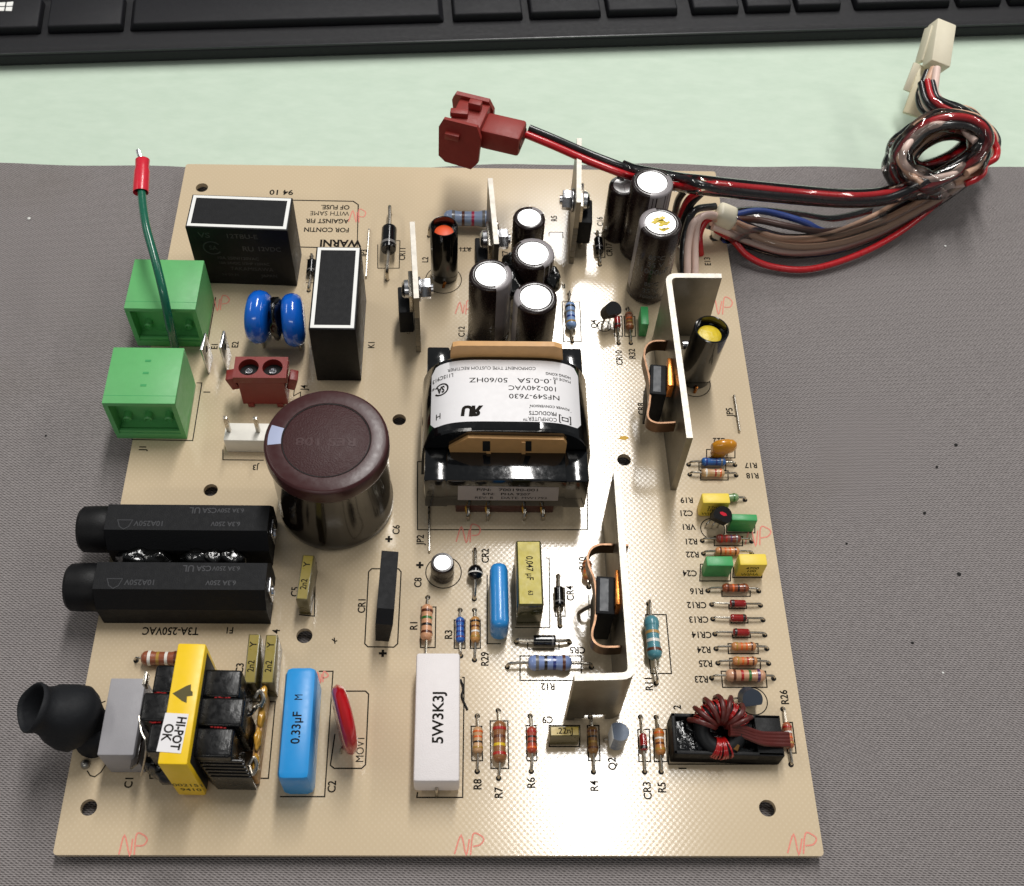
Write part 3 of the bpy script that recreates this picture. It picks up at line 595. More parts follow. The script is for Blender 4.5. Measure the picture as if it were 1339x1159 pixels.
relay((414, 322.8), (472.4, 323.2), (464.8, 431.4), (403, 430.5), 23.6, 'black relay with white rimmed top standing lengthwise beside the blue discs')

# ------------------------------------------------------------------ green terminal sockets
def terminal(TL, TR, BR, BL_, h, label):
    o, w_, l_, h = boxpx('terminal_socket', TL, TR, BR, BL_, h, 'green', .2, label=label)
    # rebuild as a hollow block: open towards the front
    me = o.data
    g = join(box(w_, l_, 1.5, .25, c=(0, 0, h - 1.5)), box(w_, l_ - .2, 2.6, .25, c=(0, 0, 0)), box(1.3, l_ - .2, h - 3.9, 0, c=(w_/2 - .66, 0, 2.5)), box(1.3, l_ - .2, h - 3.9, 0, c=(-w_/2 + .66, 0, 2.5)), box(w_ - 2.4, l_ - 4.2, h - 3.9, 0, c=(0, 2.0, 2.5)))
    n = bpy.data.meshes.new('terminal_socket'); n.from_pydata([(x * S, y * S, z * S) for x, y, z in g[0]], [], g[1]); n.materials.append(M['green']); n.shade_smooth(); n.set_sharp_from_angle(angle=.6); o.data = n
    yb = -l_ / 2 + 4.1
    for k in (-1, 0, 1):
        obj('pin_boss', xf(lathe([(0, 0), (1.15, 0), (1.15, 2.0), (.8, 2.4), (.75, 1.7), (0, 1.7)], 18), Matrix.Translation((k * w_ * .29, yb, h * .40)) @ Matrix.Rotation(math.pi / 2, 4, 'X')), 'green', o)
    obj('seam', ribbon([(-w_/2, -l_/2 + 2.6), (w_/2, -l_/2 + 2.6)], .15, h + .02), 'greend', o, smooth=0)
    obj('lip', box(w_ - 2.2, 1.0, 1.0, .2, c=(0, -l_/2 + .9, 2.6)), 'green', o)
    return o, w_, l_
terminal((174.9, 338.5), (268, 340.7), (254.4, 404.6), (162.6, 403.5), 17.3, 'green terminal socket that the green wire comes out of')
t1, a, b = terminal((147.3, 454), (239.9, 455), (229.8, 528.3), (133.4, 527.4), 17.3, 'green terminal socket overhanging the board edge marked J1')
for k in range(3): obj('moulded_pip', box(1.6, .7, .06, 0, c=(.5, -3.5 + k * 4.2, 17.31)), 'greend', t1)

# ------------------------------------------------------------------ spade terminals, rust connector, white header
for (bx, by, tx, ty, lb) in ((273, 487, 264.5, 436, 'E1'), (297, 484, 288, 436, 'E2')):
    p = U(bx, by); o = obj('spade_terminal', box(.8, 6.3, 11.5, .25, c=(0, 2.4, 0)), 'steel', board, (p.x, p.y, 0), -.06, label='upright plated spade terminal marked ' + lb)
    obj('hole_rim', xf(lathe([(.9, 0), (1.0, .05), (.5, .08), (0, .08)], 16), Matrix.Translation((.41, 2.4, 8)) @ Matrix.Rotation(math.pi / 2, 4, 'Y')), 'dark', o)
o, w_, l_, h = boxpx('power_connector', (307.8, 466.3), (375.4, 467.4), (375.4, 494.3), (304.2, 494.3), 14.0, 'rust', .3, z0=1.0, label='rust red two pole power connector marked J4', taper=-.0)
g = join(box(w_ * .86, l_ * .96, 10.4, .3, c=(0, 0, 1.2)), box(w_, l_, .01, 0, c=(0, 0, 11.6)))
cu = bpy.data.curves.new('c', 'CURVE'); cu.dimensions = '2D'; cu.fill_mode = 'BOTH'; cu.extrude = 1.25 * S
spl([(-w_/2, -l_/2), (w_/2, -l_/2), (w_/2, l_/2), (-w_/2, l_/2)])
for k in (-1, 1): spl(arc(k * w_ * .225, 0, l_ * .385, 0, 360, 30)[:-1])
co = bpy.data.objects.new('c', cu); COL.objects.link(co); me = bpy.data.meshes.new_from_object(co.evaluated_get(bpy.context.evaluated_depsgraph_get())); bpy.data.objects.remove(co)
me.materials.append(M['rust']); fr = bpy.data.objects.new('socket_face', me); COL.objects.link(fr); fr.parent = o; fr.location = (0, 0, 12.8 * S)
n = bpy.data.meshes.new('power_connector'); g = box(w_ * .87, l_ * .97, 10.3, .25, c=(0, 0, 1.25)); n.from_pydata([(x * S, y * S, z * S) for x, y, z in g[0]], [], g[1]); n.materials.append(M['rust']); o.data = n
for k in (-1, 1):
    obj('socket_wall', lathe([(l_ * .388, 11.57), (l_ * .388, 14.0)], 30), 'rust', o, (k * w_ * .225, 0, 0))
    obj('contact_pin', lathe([(1.05, 11.6), (1.05, 13.2), (.85, 13.3), (.8, 12.2), (0, 12.1)], 16), 'steel', o, (k * w_ * .225, -.6, 0))
    obj('socket_floor', lathe([(l_ * .384, 11.62), (0, 11.62)], 20), 'dark', o, (k * w_ * .225, 0, 0))
    obj('latch_wing', xf(box(2.4, l_ * .5, 5.0, .3), Matrix.Translation((k * (w_ / 2 + .3), -.4, 6.4)) @ Matrix.Rotation(k * .28, 4, 'Y')), 'rust', o)
    obj('foot', box(1.8, l_ * 1.04, 1.8, .2, c=(k * w_ * .28, 0, 0)), 'rust', o)
o, w_, l_, h = boxpx('pin_header', (296, 552.5), (362, 554), (360, 576.5), (291.4, 576), 6.0, 'whiten', .3, label='white two pin header tucked under the large capacitor marked J3')
for px in (298.5, 337.0):
    p = U(px, 571, 6.0); x = p.x - o.location.x / S; obj('pin', box(1.1, 1.1, 12.5, .12, c=(x, .2, 0)), 'tin', o)

# ------------------------------------------------------------------ pair of blue discs with glue between
dd = []
for k, (px, py) in enumerate(((339, 416), (384, 420))):
    p = U(px, py, 9.0); Rd, th = 7.9, 6.4
    prof = [(0, -th/2), (Rd * .62, -th/2), (Rd * .84, -th/2 + .5), (Rd * .96, -th/2 + 1.6), (Rd, 0), (Rd * .96, th/2 - 1.6), (Rd * .84, th/2 - .5), (Rd * .62, th/2), (0, th/2)]
    o = obj('disc_varistor', xf(lathe(prof, 40), Matrix.Translation((0, 0, 9.4)) @ Matrix.Rotation(math.pi / 2, 4, 'Y')), 'blue', board, (p.x, p.y, 0), (-.10, .10)[k], label=('bright blue disc varistor nearer the green sockets', 'bright blue disc varistor nearer the upright relay')[k])
    for sg in (-1, 1): lead(o, [(.8 * sg, -3.6 * sg, 2.6), (.9 * sg, -3.7 * sg, .8), (.9 * sg, -3.8 * sg, -.5)], .4)
    dd.append(p)
def blob(name, c, r, parent, m='glue', seed=1, n=3, label=None):
    bm = bmesh.new(); bmesh.ops.create_icosphere(bm, subdivisions=n, radius=1); rnd = random.Random(seed); ph = [rnd.uniform(0, 6.3) for _ in range(6)]
    V = []
    for v in bm.verts:
        q = v.co; k = 1 + .13 * math.sin(q.x * 5 + ph[0]) * math.sin(q.y * 4 + ph[1]) + .10 * math.sin(q.z * 6 + ph[2] + q.x * 3) + .06 * math.sin(q.y * 11 + ph[3])
        V.append((c[0] + q.x * r[0] * k, c[1] + q.y * r[1] * k, c[2] + q.z * r[2] * k))
    bm.verts.index_update(); F = [tuple(v.index for v in f.verts) for f in bm.faces]; bm.free()
    return obj(name, (V, F), m, parent, smooth=180, label=label)
mid = (dd[0] + dd[1]) / 2
blob('glue_blob', (mid.x, mid.y, 9.2), (2.3, 5.6, 7.4), board, seed=3, label='black glue between the two blue discs')

# ------------------------------------------------------------------ fuse holders
def fuse(x0, x1, kx, ytop, ybot, label, seed):
    """px: body from x0 to x1, knob out to kx; ytop/ybot rows of the top face edges"""
    h = 13.4
    a, b = U(x0, ytop, h), U(x1, ytop + 1.5, h); c = U(x0, ybot, h); Ly = 13.2; L = b.x - a.x
    yc = a.y - .30 * Ly
    prof = [(-Ly/2, 0), (Ly/2, 0), (Ly/2, h * .62), (Ly * .30, h), (-Ly * .27, h), (-Ly/2, h * .60)]
    V = [(0, y, z) for y, z in prof] + [(L, y, z) for y, z in prof]; n = len(prof)
    F = [tuple(range(n)), tuple(reversed(range(n, 2 * n)))] + [(i, n + i, n + (i + 1) % n, (i + 1) % n) for i in range(n)]
    o = obj('fuse_holder', (V, F), 'blackm', board, (a.x, yc, 0), 0, smooth=20, label=label)
    kp = U(kx, (ytop + ybot) / 2, h * .55); kl = a.x - kp.x
    rm = Matrix.Translation((0, 0, h * .53)) @ Matrix.Rotation(-math.pi / 2, 4, 'Y')
    obj('knob', xf(lathe([(h * .44, 0), (h * .46, .4), (h * .46, kl * .55), (h * .45, kl - .9), (h * .40, kl - .1), (h * .2, kl), (0, kl)], 36), rm), 'black', o, smooth=35)
    e = obj('end_contact', box(.6, 4.2, 6.2, .15, c=(L + .25, 0, 3.2)), 'steel', o)
    obj('end_bump', xf(lathe([(1.5, 0), (1.3, .7), (0, .9)], 14), Matrix.Translation((L + .3, 0, 5.8)) @ Matrix.Rotation(math.pi / 2, 4, 'Y')), 'steel', e)
    for s, x, y, sz, r in (('10A250V', L * .27, -1.6, 1.5, 180), ('6.3A 250V', L * .74, -1.6, 1.3, 180), ('UL', L * .54, 2.4, 1.8, 180), ('CSA', L * .63, 2.4, 1.5, 180), ('6.3A 250V', L * .76, 2.4, 1.2, 180)):
        facetext(s, sz, 'dimprint', o, x, y, h + .03, r, 'z', .95)
    obj('printed_text', ribbon([(L*.12 - 1.9, 0.9 - 1.6), (L*.12 + 1.9, .9 - 1.6), (L*.12 + 1.2, -2.2 - .4), (L*.12, -3.4), (L*.12 - 1.2, -2.6)], .2, h + .03, True), 'dimprint', o, smooth=0)
    return o, a, yc, L, h
fo1 = fuse(142.2, 353, 109, 659.5, 700, 'black fuse holder nearer the green terminal sockets', 1)
fo2 = fuse(127.5, 350, 92, 735, 778, 'black fuse holder along the printed fuse rating', 2)
ym = (fo1[2] + fo2[2]) / 2
for i, (px, rr) in enumerate(((181, 5.2), (206, 4.2), (262, 4.6), (283, 3.4), (304, 3.6))):
    p = U(px, 724, 6); blob('glue_blob', (p.x, ym, 6.0), (rr, 2.6, 3.6), board, seed=10 + i)

# ------------------------------------------------------------------ box capacitors
boxpx('box_capacitor', (143.8, 886.8), (190.2, 886.8), (175.1, 987.9), (127.6, 987.4), 12.8, 'grey', .35, label='plain grey box capacitor between the rubber boot and yellow transformer')
def film(TL, TR, BR, BL_, h, m, label, texts=(), bev=.3, tm='ink', top=None, taper=0.):
    o, w_, l_, h = boxpx('film_capacitor', TL, TR, BR, BL_, h, m, bev, label=label, taper=taper)
    if top: obj('top_face', box(w_ * (1 - taper) - bev * 2.2, l_ * (1 - taper) - bev * 2.2, .06, 0, c=(0, 0, h - .01)), top, o)
    for s, x, y, sz, r, sx in texts: facetext(s, sz, tm, o, x * w_, y * l_, h + (.07 if top else .03), r, 'z', sx)
    return o, w_, l_, h
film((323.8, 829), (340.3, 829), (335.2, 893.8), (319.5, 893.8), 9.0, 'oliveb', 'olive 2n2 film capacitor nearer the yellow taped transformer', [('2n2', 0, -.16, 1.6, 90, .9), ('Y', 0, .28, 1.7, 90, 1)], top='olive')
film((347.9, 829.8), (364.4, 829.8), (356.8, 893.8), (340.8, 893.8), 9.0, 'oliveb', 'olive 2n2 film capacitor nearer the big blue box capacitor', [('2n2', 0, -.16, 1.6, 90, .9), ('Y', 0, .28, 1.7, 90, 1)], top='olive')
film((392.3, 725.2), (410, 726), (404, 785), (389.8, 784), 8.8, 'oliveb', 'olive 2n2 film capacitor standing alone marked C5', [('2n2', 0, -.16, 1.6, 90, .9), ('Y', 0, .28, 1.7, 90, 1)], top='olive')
o, a, b, h = film((374.6, 870.4), (416.5, 870.4), (403, 1019), (359.3, 1019.5), 13.0, 'cyan', 'large bright blue box capacitor lettered 0.33', [('0.33µF', .0, -.06, 2.1, 90, .95), ('M', .0, .21, 1.9, 90, .75)], bev=1.7)
o, a, b, h = boxpx('film_capacitor', (640, 733), (664.5, 733), (666, 818.7), (642.6, 818.7), 9.8, 'cyan2', 1.9, seg=3, label='slim glossy blue film capacitor marked C10')
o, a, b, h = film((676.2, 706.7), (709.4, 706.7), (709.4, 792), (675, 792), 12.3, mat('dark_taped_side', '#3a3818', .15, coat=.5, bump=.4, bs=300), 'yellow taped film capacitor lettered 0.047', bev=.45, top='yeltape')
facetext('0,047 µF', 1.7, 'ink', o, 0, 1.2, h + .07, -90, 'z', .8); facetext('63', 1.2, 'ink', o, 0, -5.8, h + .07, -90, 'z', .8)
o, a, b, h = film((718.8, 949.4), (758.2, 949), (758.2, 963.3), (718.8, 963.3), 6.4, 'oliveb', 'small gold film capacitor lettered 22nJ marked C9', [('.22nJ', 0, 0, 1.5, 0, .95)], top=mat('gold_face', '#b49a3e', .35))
film((925.6, 727.4), (959.7, 727.4), (958, 739.7), (921.5, 739.7), 6.5, 'greend', 'small green film capacitor marked C24', [], bev=.35)
o, a, b, h = film((967.4, 724), (1003.4, 724), (1002.6, 738.9), (966, 738.9), 6.8, 'yelcap', 'yellow film capacitor beside the green one marked C24', [], bev=.45)
for s, z in (('4700', 4.9), ('100', 3.3), ('WIMA', 1.4)): facetext(s, 1.2, 'ink', o, 0, -b / 2 - .03, z, 0, 'f', 1)
film((957, 671.5), (990.5, 672.6), (990.5, 681), (956.3, 680.4), 6.4, 'greend', 'small green film capacitor above the resistor marked R21', [], bev=.35)
o, a, b, h = film((919.8, 644.6), (954.5, 644.6), (954.7, 657.8), (916.5, 657.8), 7.3, 'yelcap', 'yellow film capacitor marked C21', [], bev=.5)
for s, z in (('22n', 5.0), ('100', 3.4), ('WIMA', 1.6)): facetext(s, 1.2, 'ink', o, -.8, -b / 2 - .03, z, 0, 'f', 1)
film((838.6, 400), (848, 401), (848.5, 424), (837.5, 424), 6.0, 'greend', 'small green film capacitor behind the large right heatsink', [], bev=.3)
# ceramic power resistor
o, a, b, h = boxpx('power_resistor', (546.7, 853.4), (602.5, 853.4), (600, 1021.7), (537.8, 1021.7), 9.2, 'ceram', .7, z0=1.4, label='long white ceramic block resistor lettered 5W3K3J')
facetext('5W3K3J', 2.6, 'ink', o, .3, -.6, h + .03, 90, 'z', 1.02, .02)
for sg in (-1, 1): lead(o, [(-sg * 0, sg * (b / 2 - .2), 4.5), (0, sg * (b / 2 + .6), 3.2), (0, sg * (b / 2 + .7), .4), (0, sg * (b / 2 + .7), -.5)], .4)
g = box(1.0, 9.0, 2.2, .1, c=(a / 2 + .1, 6, 0)); obj('burn_mark', blob('x', (0, 0, 0), (.01, .01, .01), None).data and join(tube([(a / 2 + .2, 12.5, .3), (a / 2 + .9, 10, .5), (a / 2 + .5, 8, .4), (a / 2 + 1.9, 4.6, .2)], .28, 6, 4)), 'dark', o)
for q in [q for q in bpy.data.objects if q.name.startswith('x') and len(q.name) < 6]: bpy.data.objects.remove(q)

# ------------------------------------------------------------------ bridge rectifier, red disc, orange tantalum
a, b = U(509, 719.5, 14.5), U(503.5, 808.8, 14.5); L = (a - b).length; ym = (a.y + b.y) / 2; xm = (a.x + b.x) / 2
prof = [(-L/2, 2.2), (L/2, 2.2), (L/2, 15.2), (-L/2 + 3.0, 15.2), (-L/2, 12.4)]; tw = 4.3
V = [(-tw/2 * (.8 if z < 3 else 1), y, z) for y, z in prof] + [(tw/2 * (.8 if z < 3 else 1), y, z) for y, z in prof]; n = 5
F = [tuple(range(n)), tuple(reversed(range(n, 2 * n)))] + [(i, (i + 1) % n, n + (i + 1) % n, n + i) for i in range(n)]
br = obj('bridge_rectifier', (V, F), 'blackm', board, (xm - 1.4, ym - .6, 0), -.02, smooth=20, rot=(0, .10, -.03), label='slim black upright bridge rectifier marked CR1')
for k in range(4): lead(br, [(0, -7.5 + 5 * k, 2.6), (0, -7.5 + 5 * k, -.5)], .42, sm=0)
p = U(447, 943, 8.0); Rm, th = 8.5, 3.2
prof = [(0, -th/2), (Rm * .8, -th/2), (Rm * .93, -th/2 + .5), (Rm, 0), (Rm * .93, th/2 - .5), (Rm * .8, th/2), (0, th/2)]
mv = obj('disc_varistor', xf(lathe(prof, 44), Matrix.Translation((0, 0, Rm + 1.2)) @ Matrix.Rotation(math.pi / 2, 4, 'Y')), 'red', board, (p.x, p.y - .5, 0), 0, rot=(0, .08, .30), label='glossy red disc varistor marked MOV1')
lead(mv, [(1.6, 3.6, 3.0), (2.2, 3.8, .9), (2.3, 3.9, -.5)], .4); lead(mv, [(-1.4, -4, 2.6), (-1.8, -4, .9), (-1.8, -4.2, -.5)], .4)
obj('lead_coat', xf(lathe([(0, -1), (1.4, -.4), (1.7, 1.5), (1.0, 4)], 14), Matrix.Translation((.9, 3.2, 2.6))), 'red', mv)
p = U(947, 583.5, 5.0)
tn = obj('tantalum_capacitor', xf(lathe([(0, -3.5), (1.2, -3.3), (1.9, -2.3), (2.1, -.5), (2.1, .8), (1.8, 2.3), (1.1, 3.2), (0, 3.5)], 22), Matrix.Translation((0, 0, 4.6)) @ Matrix.Rotation(math.pi / 2, 4, 'Y') @ Matrix.Diagonal((1.35, .85, 1.05, 1))), 'orange', board, (p.x, p.y, 0), .12, label='glossy orange dipped capacitor above the blue resistor')
obj('lower_body', xf(lathe([(0, 0), (1.6, .1), (2.2, 1.5), (2.2, 4), (0, 4)], 20), Matrix.Diagonal((1.15, .8, 1, 1)) @ Matrix.Translation((-.8, 0, .4))), 'orange', tn)
for k in (-1, 1): lead(tn, [(k * 1.6, 0, 1.5), (k * 1.8, 0, .5), (k * 1.8, 0, -.5)], .3)

# ------------------------------------------------------------------ small transistors
def to92(C, z, label, rz=0., rot=None, face='black', body='black', legs=None, h=4.8):
    p = U(*C, z); P = [(x, max(y, -1.5)) for x, y in arc(0, 0, 2.5, 0, 360, 28)[:-1]]
    o = obj('transistor', shift(prism(P, 0, h), 0, 0, 0), body, board, (p.x, p.y, z - h), rz, smooth=30, rot=rot, label=label)
    return o, p
def legs(o, ends):
    mw = (Matrix.Translation(o.location) @ o.rotation_euler.to_matrix().to_4x4()).inverted()
    for k, e in enumerate(ends):
        q = U(*e); end = mw @ (Vector((q.x, q.y, -.5)) * S); mid_ = mw @ (Vector((q.x, q.y, 1.2)) * S)
        st = Vector(((k - 1) * 1.27, 0, .2))
        lead(o, [st, (st + mid_ / S) / 2 + Vector((0, 0, -.3)), mid_ / S, end / S], .24)
q4, _ = to92((797.5, 397), 9.0, 'black transistor with bent legs marked Q4', rot=(.45, .12, .3)); legs(q4, [(789, 420), (787, 427), (794, 430)])
vr, _ = to92((944.6, 665.6), 8.5, 'black transistor with red dot on top marked VR1', rot=(.35, .15, -.4)); legs(vr, [(922, 689.5), (930, 691), (938, 690)])
obj('paint_dot', flatten(([(.9 * math.cos(k) * 1.2, .5 * math.sin(k) + .4, 4.84) for k in range(6)], [tuple(range(6))])), 'crimp', vr, smooth=0)
q3, _ = to92((983, 902), 7.0, 'dark grey transistor below the large pale resistor', rot=(.5, -.05, .12), body=mat('slate_plastic', '#2c3542', .5)); legs(q3, [(959, 916), (974, 920), (988, 921)])
# metal can transistor lying on its side, flat face up
p = U(807, 966, 5.0)
q2 = obj('transistor', xf(prism([(x, max(y, -1.5)) for x, y in arc(0, 0, 2.5, 0, 360, 30)[:-1]], 0, 4.6), Matrix.Rotation(math.pi / 2, 4, 'Z')), mat('blue_grey_plastic', '#6a7484', .25, coat=.4), board, (p.x, p.y + .6, 1.5), .0, smooth=30, rot=(.18, -.1, 0), label='shiny grey transistor with white edge marked Q2')
obj('flat_face', box(.25, 3.8, 4.4, .05, c=(1.55, 0, .1)), 'white', q2)
q2.rotation_euler = (.18, -.10, math.pi); legs(q2, [(790, 969), (797, 978), (807, 978)])

# ------------------------------------------------------------------ chokes in black sleeves
def choke(C, rpx, h, label, face, facecol, tilt=(0, 0)):
    c = U(*C, h); R = (U(C[0] + rpx, C[1], h) - U(C[0] - rpx, C[1], h)).length / 2
    base = Vector((c.x + math.tan(-tilt[1]) * h, c.y - math.tan(-tilt[0]) * h, 0))
    o = obj('choke', lathe([(R * .6, .2), (R, .3), (R, h - .2), (R * .96, h), (R * .9, h - .1), (R * .88, h - 3.2), (0, h - 3.2)], 40), 'tape', board, (base.x, base.y, 0), 0, smooth=40, rot=(tilt[0], tilt[1], 0), label=label)
    obj('core_face', lathe([(R * .70, h - 3.2), (R * .68, h - 2.6), (R * .6, h - 2.4), (0, h - 2.35)], 30), facecol, o)
    lead(o, [(R * .1, -R * .8, 1.2), (0, -R * 1.1, .8), (-.4, -R * 1.25, -.4)], .45, 'copper')
    return o
choke((580.5, 295.5), 18.4, 21.5, 'black sleeved choke with orange core face marked L2', None, 'orangee')
choke((931, 430), 23.0, 22.0, 'black sleeved choke with yellow core face beside the large heatsink', None, 'yelface', tilt=(.0, .06))

# ------------------------------------------------------------------ yellow taped line transformer
h = 24.0
a, b, c, d = [U(*q, h) for q in ((229.8, 840.5), (266.7, 841.7), (247.6, 1000.5), (208.2, 999.2))]
ctr = (a + b + c + d) / 4; cw = ((b - a).length + (c - d).length) / 2; cl_ = ((a - d).length + (b - c).length) / 2
yt = empty('line_transformer', 'black wound transformer with a bright yellow taped core', None, board, (ctr.x, ctr.y, 0), -.02)
obj('core_tape', box(cw, cl_, h - 1, .5, c=(0, 0, 1)), 'yellow', yt)
obj('core_side', box(cw + .1, cl_ - 2.4, h - 3.4, .2, c=(0, 0, 1.2)), 'ferrite', yt)
gx = U(342, 945, 5).x - ctr.x
for sg, wd, n_ in ((1, 10.2, 3), (-1, 7.2, 3)):
    for k in range(n_):
        L = cl_ * .72 / 3; y = (k - 1) * (L + .12) + (-.6 if sg > 0 else .2)
        w2 = wd - (1.6 if k != 1 else 0) - (1.0 if sg < 0 and k == 0 else 0)
        obj('winding', box(w2, L, 17.5 + (.5 if k == 1 else 0), .7, 3, c=(sg * (cw / 2 + w2 / 2 - .3), y, 2.2)), mat('black_cloth_tape', '#070709', .30, bump=.6, bs=260, spec=.4, rv=.2), yt)
    for k in (-.5, .5):
        y = k * (cl_ * .72 / 3 + .12) + (-.6 if sg > 0 else .2)
        for j in range(5): obj('copper_turn', xf(lathe([(0, -.34), (.2, -.28), (.2, .28), (0, .34)], 7), Matrix.Translation((sg * (cw / 2 + wd * (.3 + .075 * j) + random.uniform(-.1, .1)), y + random.uniform(-.12, .12), 19.45 + random.uniform(-.1, .1))) @ Matrix.Rotation(math.pi / 2, 4, 'Y')), 'enamel', yt)
obj('bobbin_flange', box(1.6, cl_ * .74, 6, .5, c=(gx - .2, -.6, .5)), 'bobbin', yt)
for k in range(4): blob('amber_glue', (gx, -8 + 5.5 * k, 6.2 + (k % 2)), (.9, 2.6, 1.5), yt, 'gold', 70 + k)
for k in range(6): obj('tape_layer', box(10.2 - k * .2, .5, 15.5 - k * 1.2, .1, c=(cw / 2 + 5.4 + k * .35, -cl_ * .38 - .35 * k, 1.5)), mat('black_cloth_tape'), yt)
obj('bare_wire', tube([(gx-4, 9, 15), (gx - 3, 4, 14), (gx - 1.6, 1, 14), (gx - .6, 4, 11), (gx, 7, 7)], .5, 8), 'clear', yt)
obj('solder_loop', tube([(gx - 1.2, -9, 8), (gx - .2, -7.4, 8.6), (gx + .6, -9, 8), (gx - .2, -11, 7.4), (gx - 1.2, -9, 8)], .45, 8), 'tin', yt)
obj('solder_loop', tube([(gx - 1.6, 7, 9), (gx - .6, 8.6, 9.4), (gx + .4, 7, 9), (gx - .2, 5, 8.4)], .55, 8), 'tin', yt)
obj('loose_tape', xf(box(4.5, 8, .5, .1), Matrix.Translation((-cw/2 - 8.4, -7, 11)) @ Matrix.Rotation(-1.0, 4, 'Y')), mat('amber_black_tape', '#1a120a', .15, coat=.5, bump=.5, bs=400), yt)
obj('bare_wire', tube([(-cw/2 - 7.5, -1.5, 18.3), (-cw/2 - 6.4, -5, 18), (-cw/2 - 5, -7.5, 17.6), (-cw/2 - 6, -10, 13), (-cw/2 - 7.5, -12, 8)], .22, 6), 'tin', yt)
obj('metal_tab', box(.8, 3.4, 3, .2, c=(-cw/2 - 7.3, cl_ * .25, 17)), 'tin', yt)
for k in range(3): obj('glue_blob', blob('y_', (-cw/2 - 5 + k * 1.8, -cl_ * .3 - k * 1.2, 3.5 + k), (3, 2.4, 2.6), None, seed=30 + k).data and join(tube([(0, 0, 0), (0, 0, .01), (0, 0, .02)], .01, 3, 0)), 'glue', yt) if False else blob('glue_blob', (-cw/2 - 5 + k * 1.8, -cl_ * .3 - k * 1.2, 5 + k), (3, 2.4, 3.6), yt, seed=30 + k)
# hi-pot sticker, arrow mark, printing on the end
def on(px, py, hh=h):
    p = U(px, py, hh); q = Matrix.Rotation(.02, 3, 'Z') @ Vector((p.x - ctr.x, p.y - ctr.y, 0)); return q
st = [on(*q) for q in ((216.5, 932.5), (247, 934), (236.5, 985.5), (204.5, 983))]
stk = obj('test_sticker', prism([(q.x, q.y) for q in st], h + .02, h + .12), 'label', yt, smooth=0, label='white sticker lettered HI-POT OK')
q = on(233, 959); textobj('HI-POT', 2.0, 'ink', stk, (q.x, q.y, h + .15), -90 + -4, .03, .82); q = on(219, 958); textobj('OK', 2.1, 'ink', stk, (q.x, q.y, h + .15), -94, .02, .9)
ar = [on(*q) for q in ((225.5, 907), (244, 897), (250, 895), (249.5, 903), (252, 905), (252, 910), (244.5, 911), (244, 919.5), (238, 917))]
obj('marker_arrow', flatten(([(q.x, q.y, h + .03) for q in ar], [(0, 1, 2, 3, 4, 5, 6, 7, 8)])), 'mark', yt, smooth=0)
for k, s in enumerate(('002151', '9410')): facetext(s, 1.9, 'mark', yt, 0.6, -cl_ / 2 - .03, 9 - 3.4 * k, 0, 'f', .9)

# ------------------------------------------------------------------ rubber boot
P0, P1 = U(39, 926, 19), U(137, 946, 5); ax = (P1 - P0); Lb = ax.length
prof = [(4.2, 7), (4.6, 1.2), (4.9, .15), (5.2, 0), (5.5, .3), (5.3, 1.6), (5.0, Lb * .12), (5.6, Lb * .22), (7.2, Lb * .34), (7.9, Lb * .47), (7.6, Lb * .58), (6.0, Lb * .70), (4.2, Lb * .80), (3.0, Lb * .88), (2.6, Lb), (0, Lb)]
prof = [(r, z) for r, z in [(0, 7)] + prof]
rm = Matrix.Translation(P0) @ ax.to_track_quat('Z', 'Y').to_matrix().to_4x4() @ Matrix.Diagonal((1.0, 1.12, 1, 1))
gb = lathe(prof, 44)
gb = ([(x * (1 + .06 * math.sin(z * .5 + 1) + .05 * math.sin(3 * math.atan2(y, x) + z * .35)), y * (1 + .05 * math.sin(2 * math.atan2(y, x) + z * .25 + 2)), z + .5 * math.sin(2 * math.atan2(y, x))) for x, y, z in gb[0]], gb[1])
bt = obj('rubber_boot', xf(gb, rm), 'rubber', board, smooth=60, label='flared black rubber boot overhanging the board edge')
p = U(112, 982, 3); obj('boot_skirt', xf(lathe([(0, 8), (3.2, 7), (4.2, 3), (4.4, 0), (3.9, 0), (0, .5)], 24), Matrix.Translation((p.x + .6, p.y + 3.5, .2)) @ Matrix.Rotation(.25, 4, 'Y')), 'rubber', bt, smooth=60)
p = U(112, 1000); obj('solder_lug', lathe([(0, 0), (1.2, 0), (1.0, .8), (.5, 1.2), (0, 1.3)], 14), 'solder', bt, (p.x, p.y, 0))

# ------------------------------------------------------------------ main transformer
Yf = U(650, 663, 4.5).y; zt = UY(655, 629, Yf).z; xl, xr = U(556, 661, 5).x, U(764, 661, 5).x
tx, tw = (xl + xr) / 2, xr - xl
ztop = 27.0; Yb = U(660, 447.5, 20.5).y
D = Yb - Yf; ty = (Yb + Yf) / 2
tr = empty('main_transformer', 'large black taped transformer with white lettered label', None, board, (tx, ty, 0))
ch = zt - 4.5
yoke = 9.5
fb = obj('core_front', box(tw, yoke, ch, .8, 2, c=(0, -D / 2 + yoke / 2, 4.5)), 'tape', tr)
obj('core_back', box(tw * .99, yoke - 1, ch, .9, 2, c=(0, D / 2 - yoke / 2, 4.5)), 'tape', tr)
for sg in (-1, 1):
    for yy in (-D/2 + yoke/2, D/2 - yoke/2):
        obj('tape_wrap', box(6.2, yoke + .25, ch + .25, .5, 2, c=(sg * (tw / 2 - 3.0), yy, 4.4)), 'tape', tr)
    obj('core_leg', box(7, D - 4, ch - 1.5, .8, c=(sg * (tw / 2 - 3.6), 0, 5.0)), 'tape', tr)
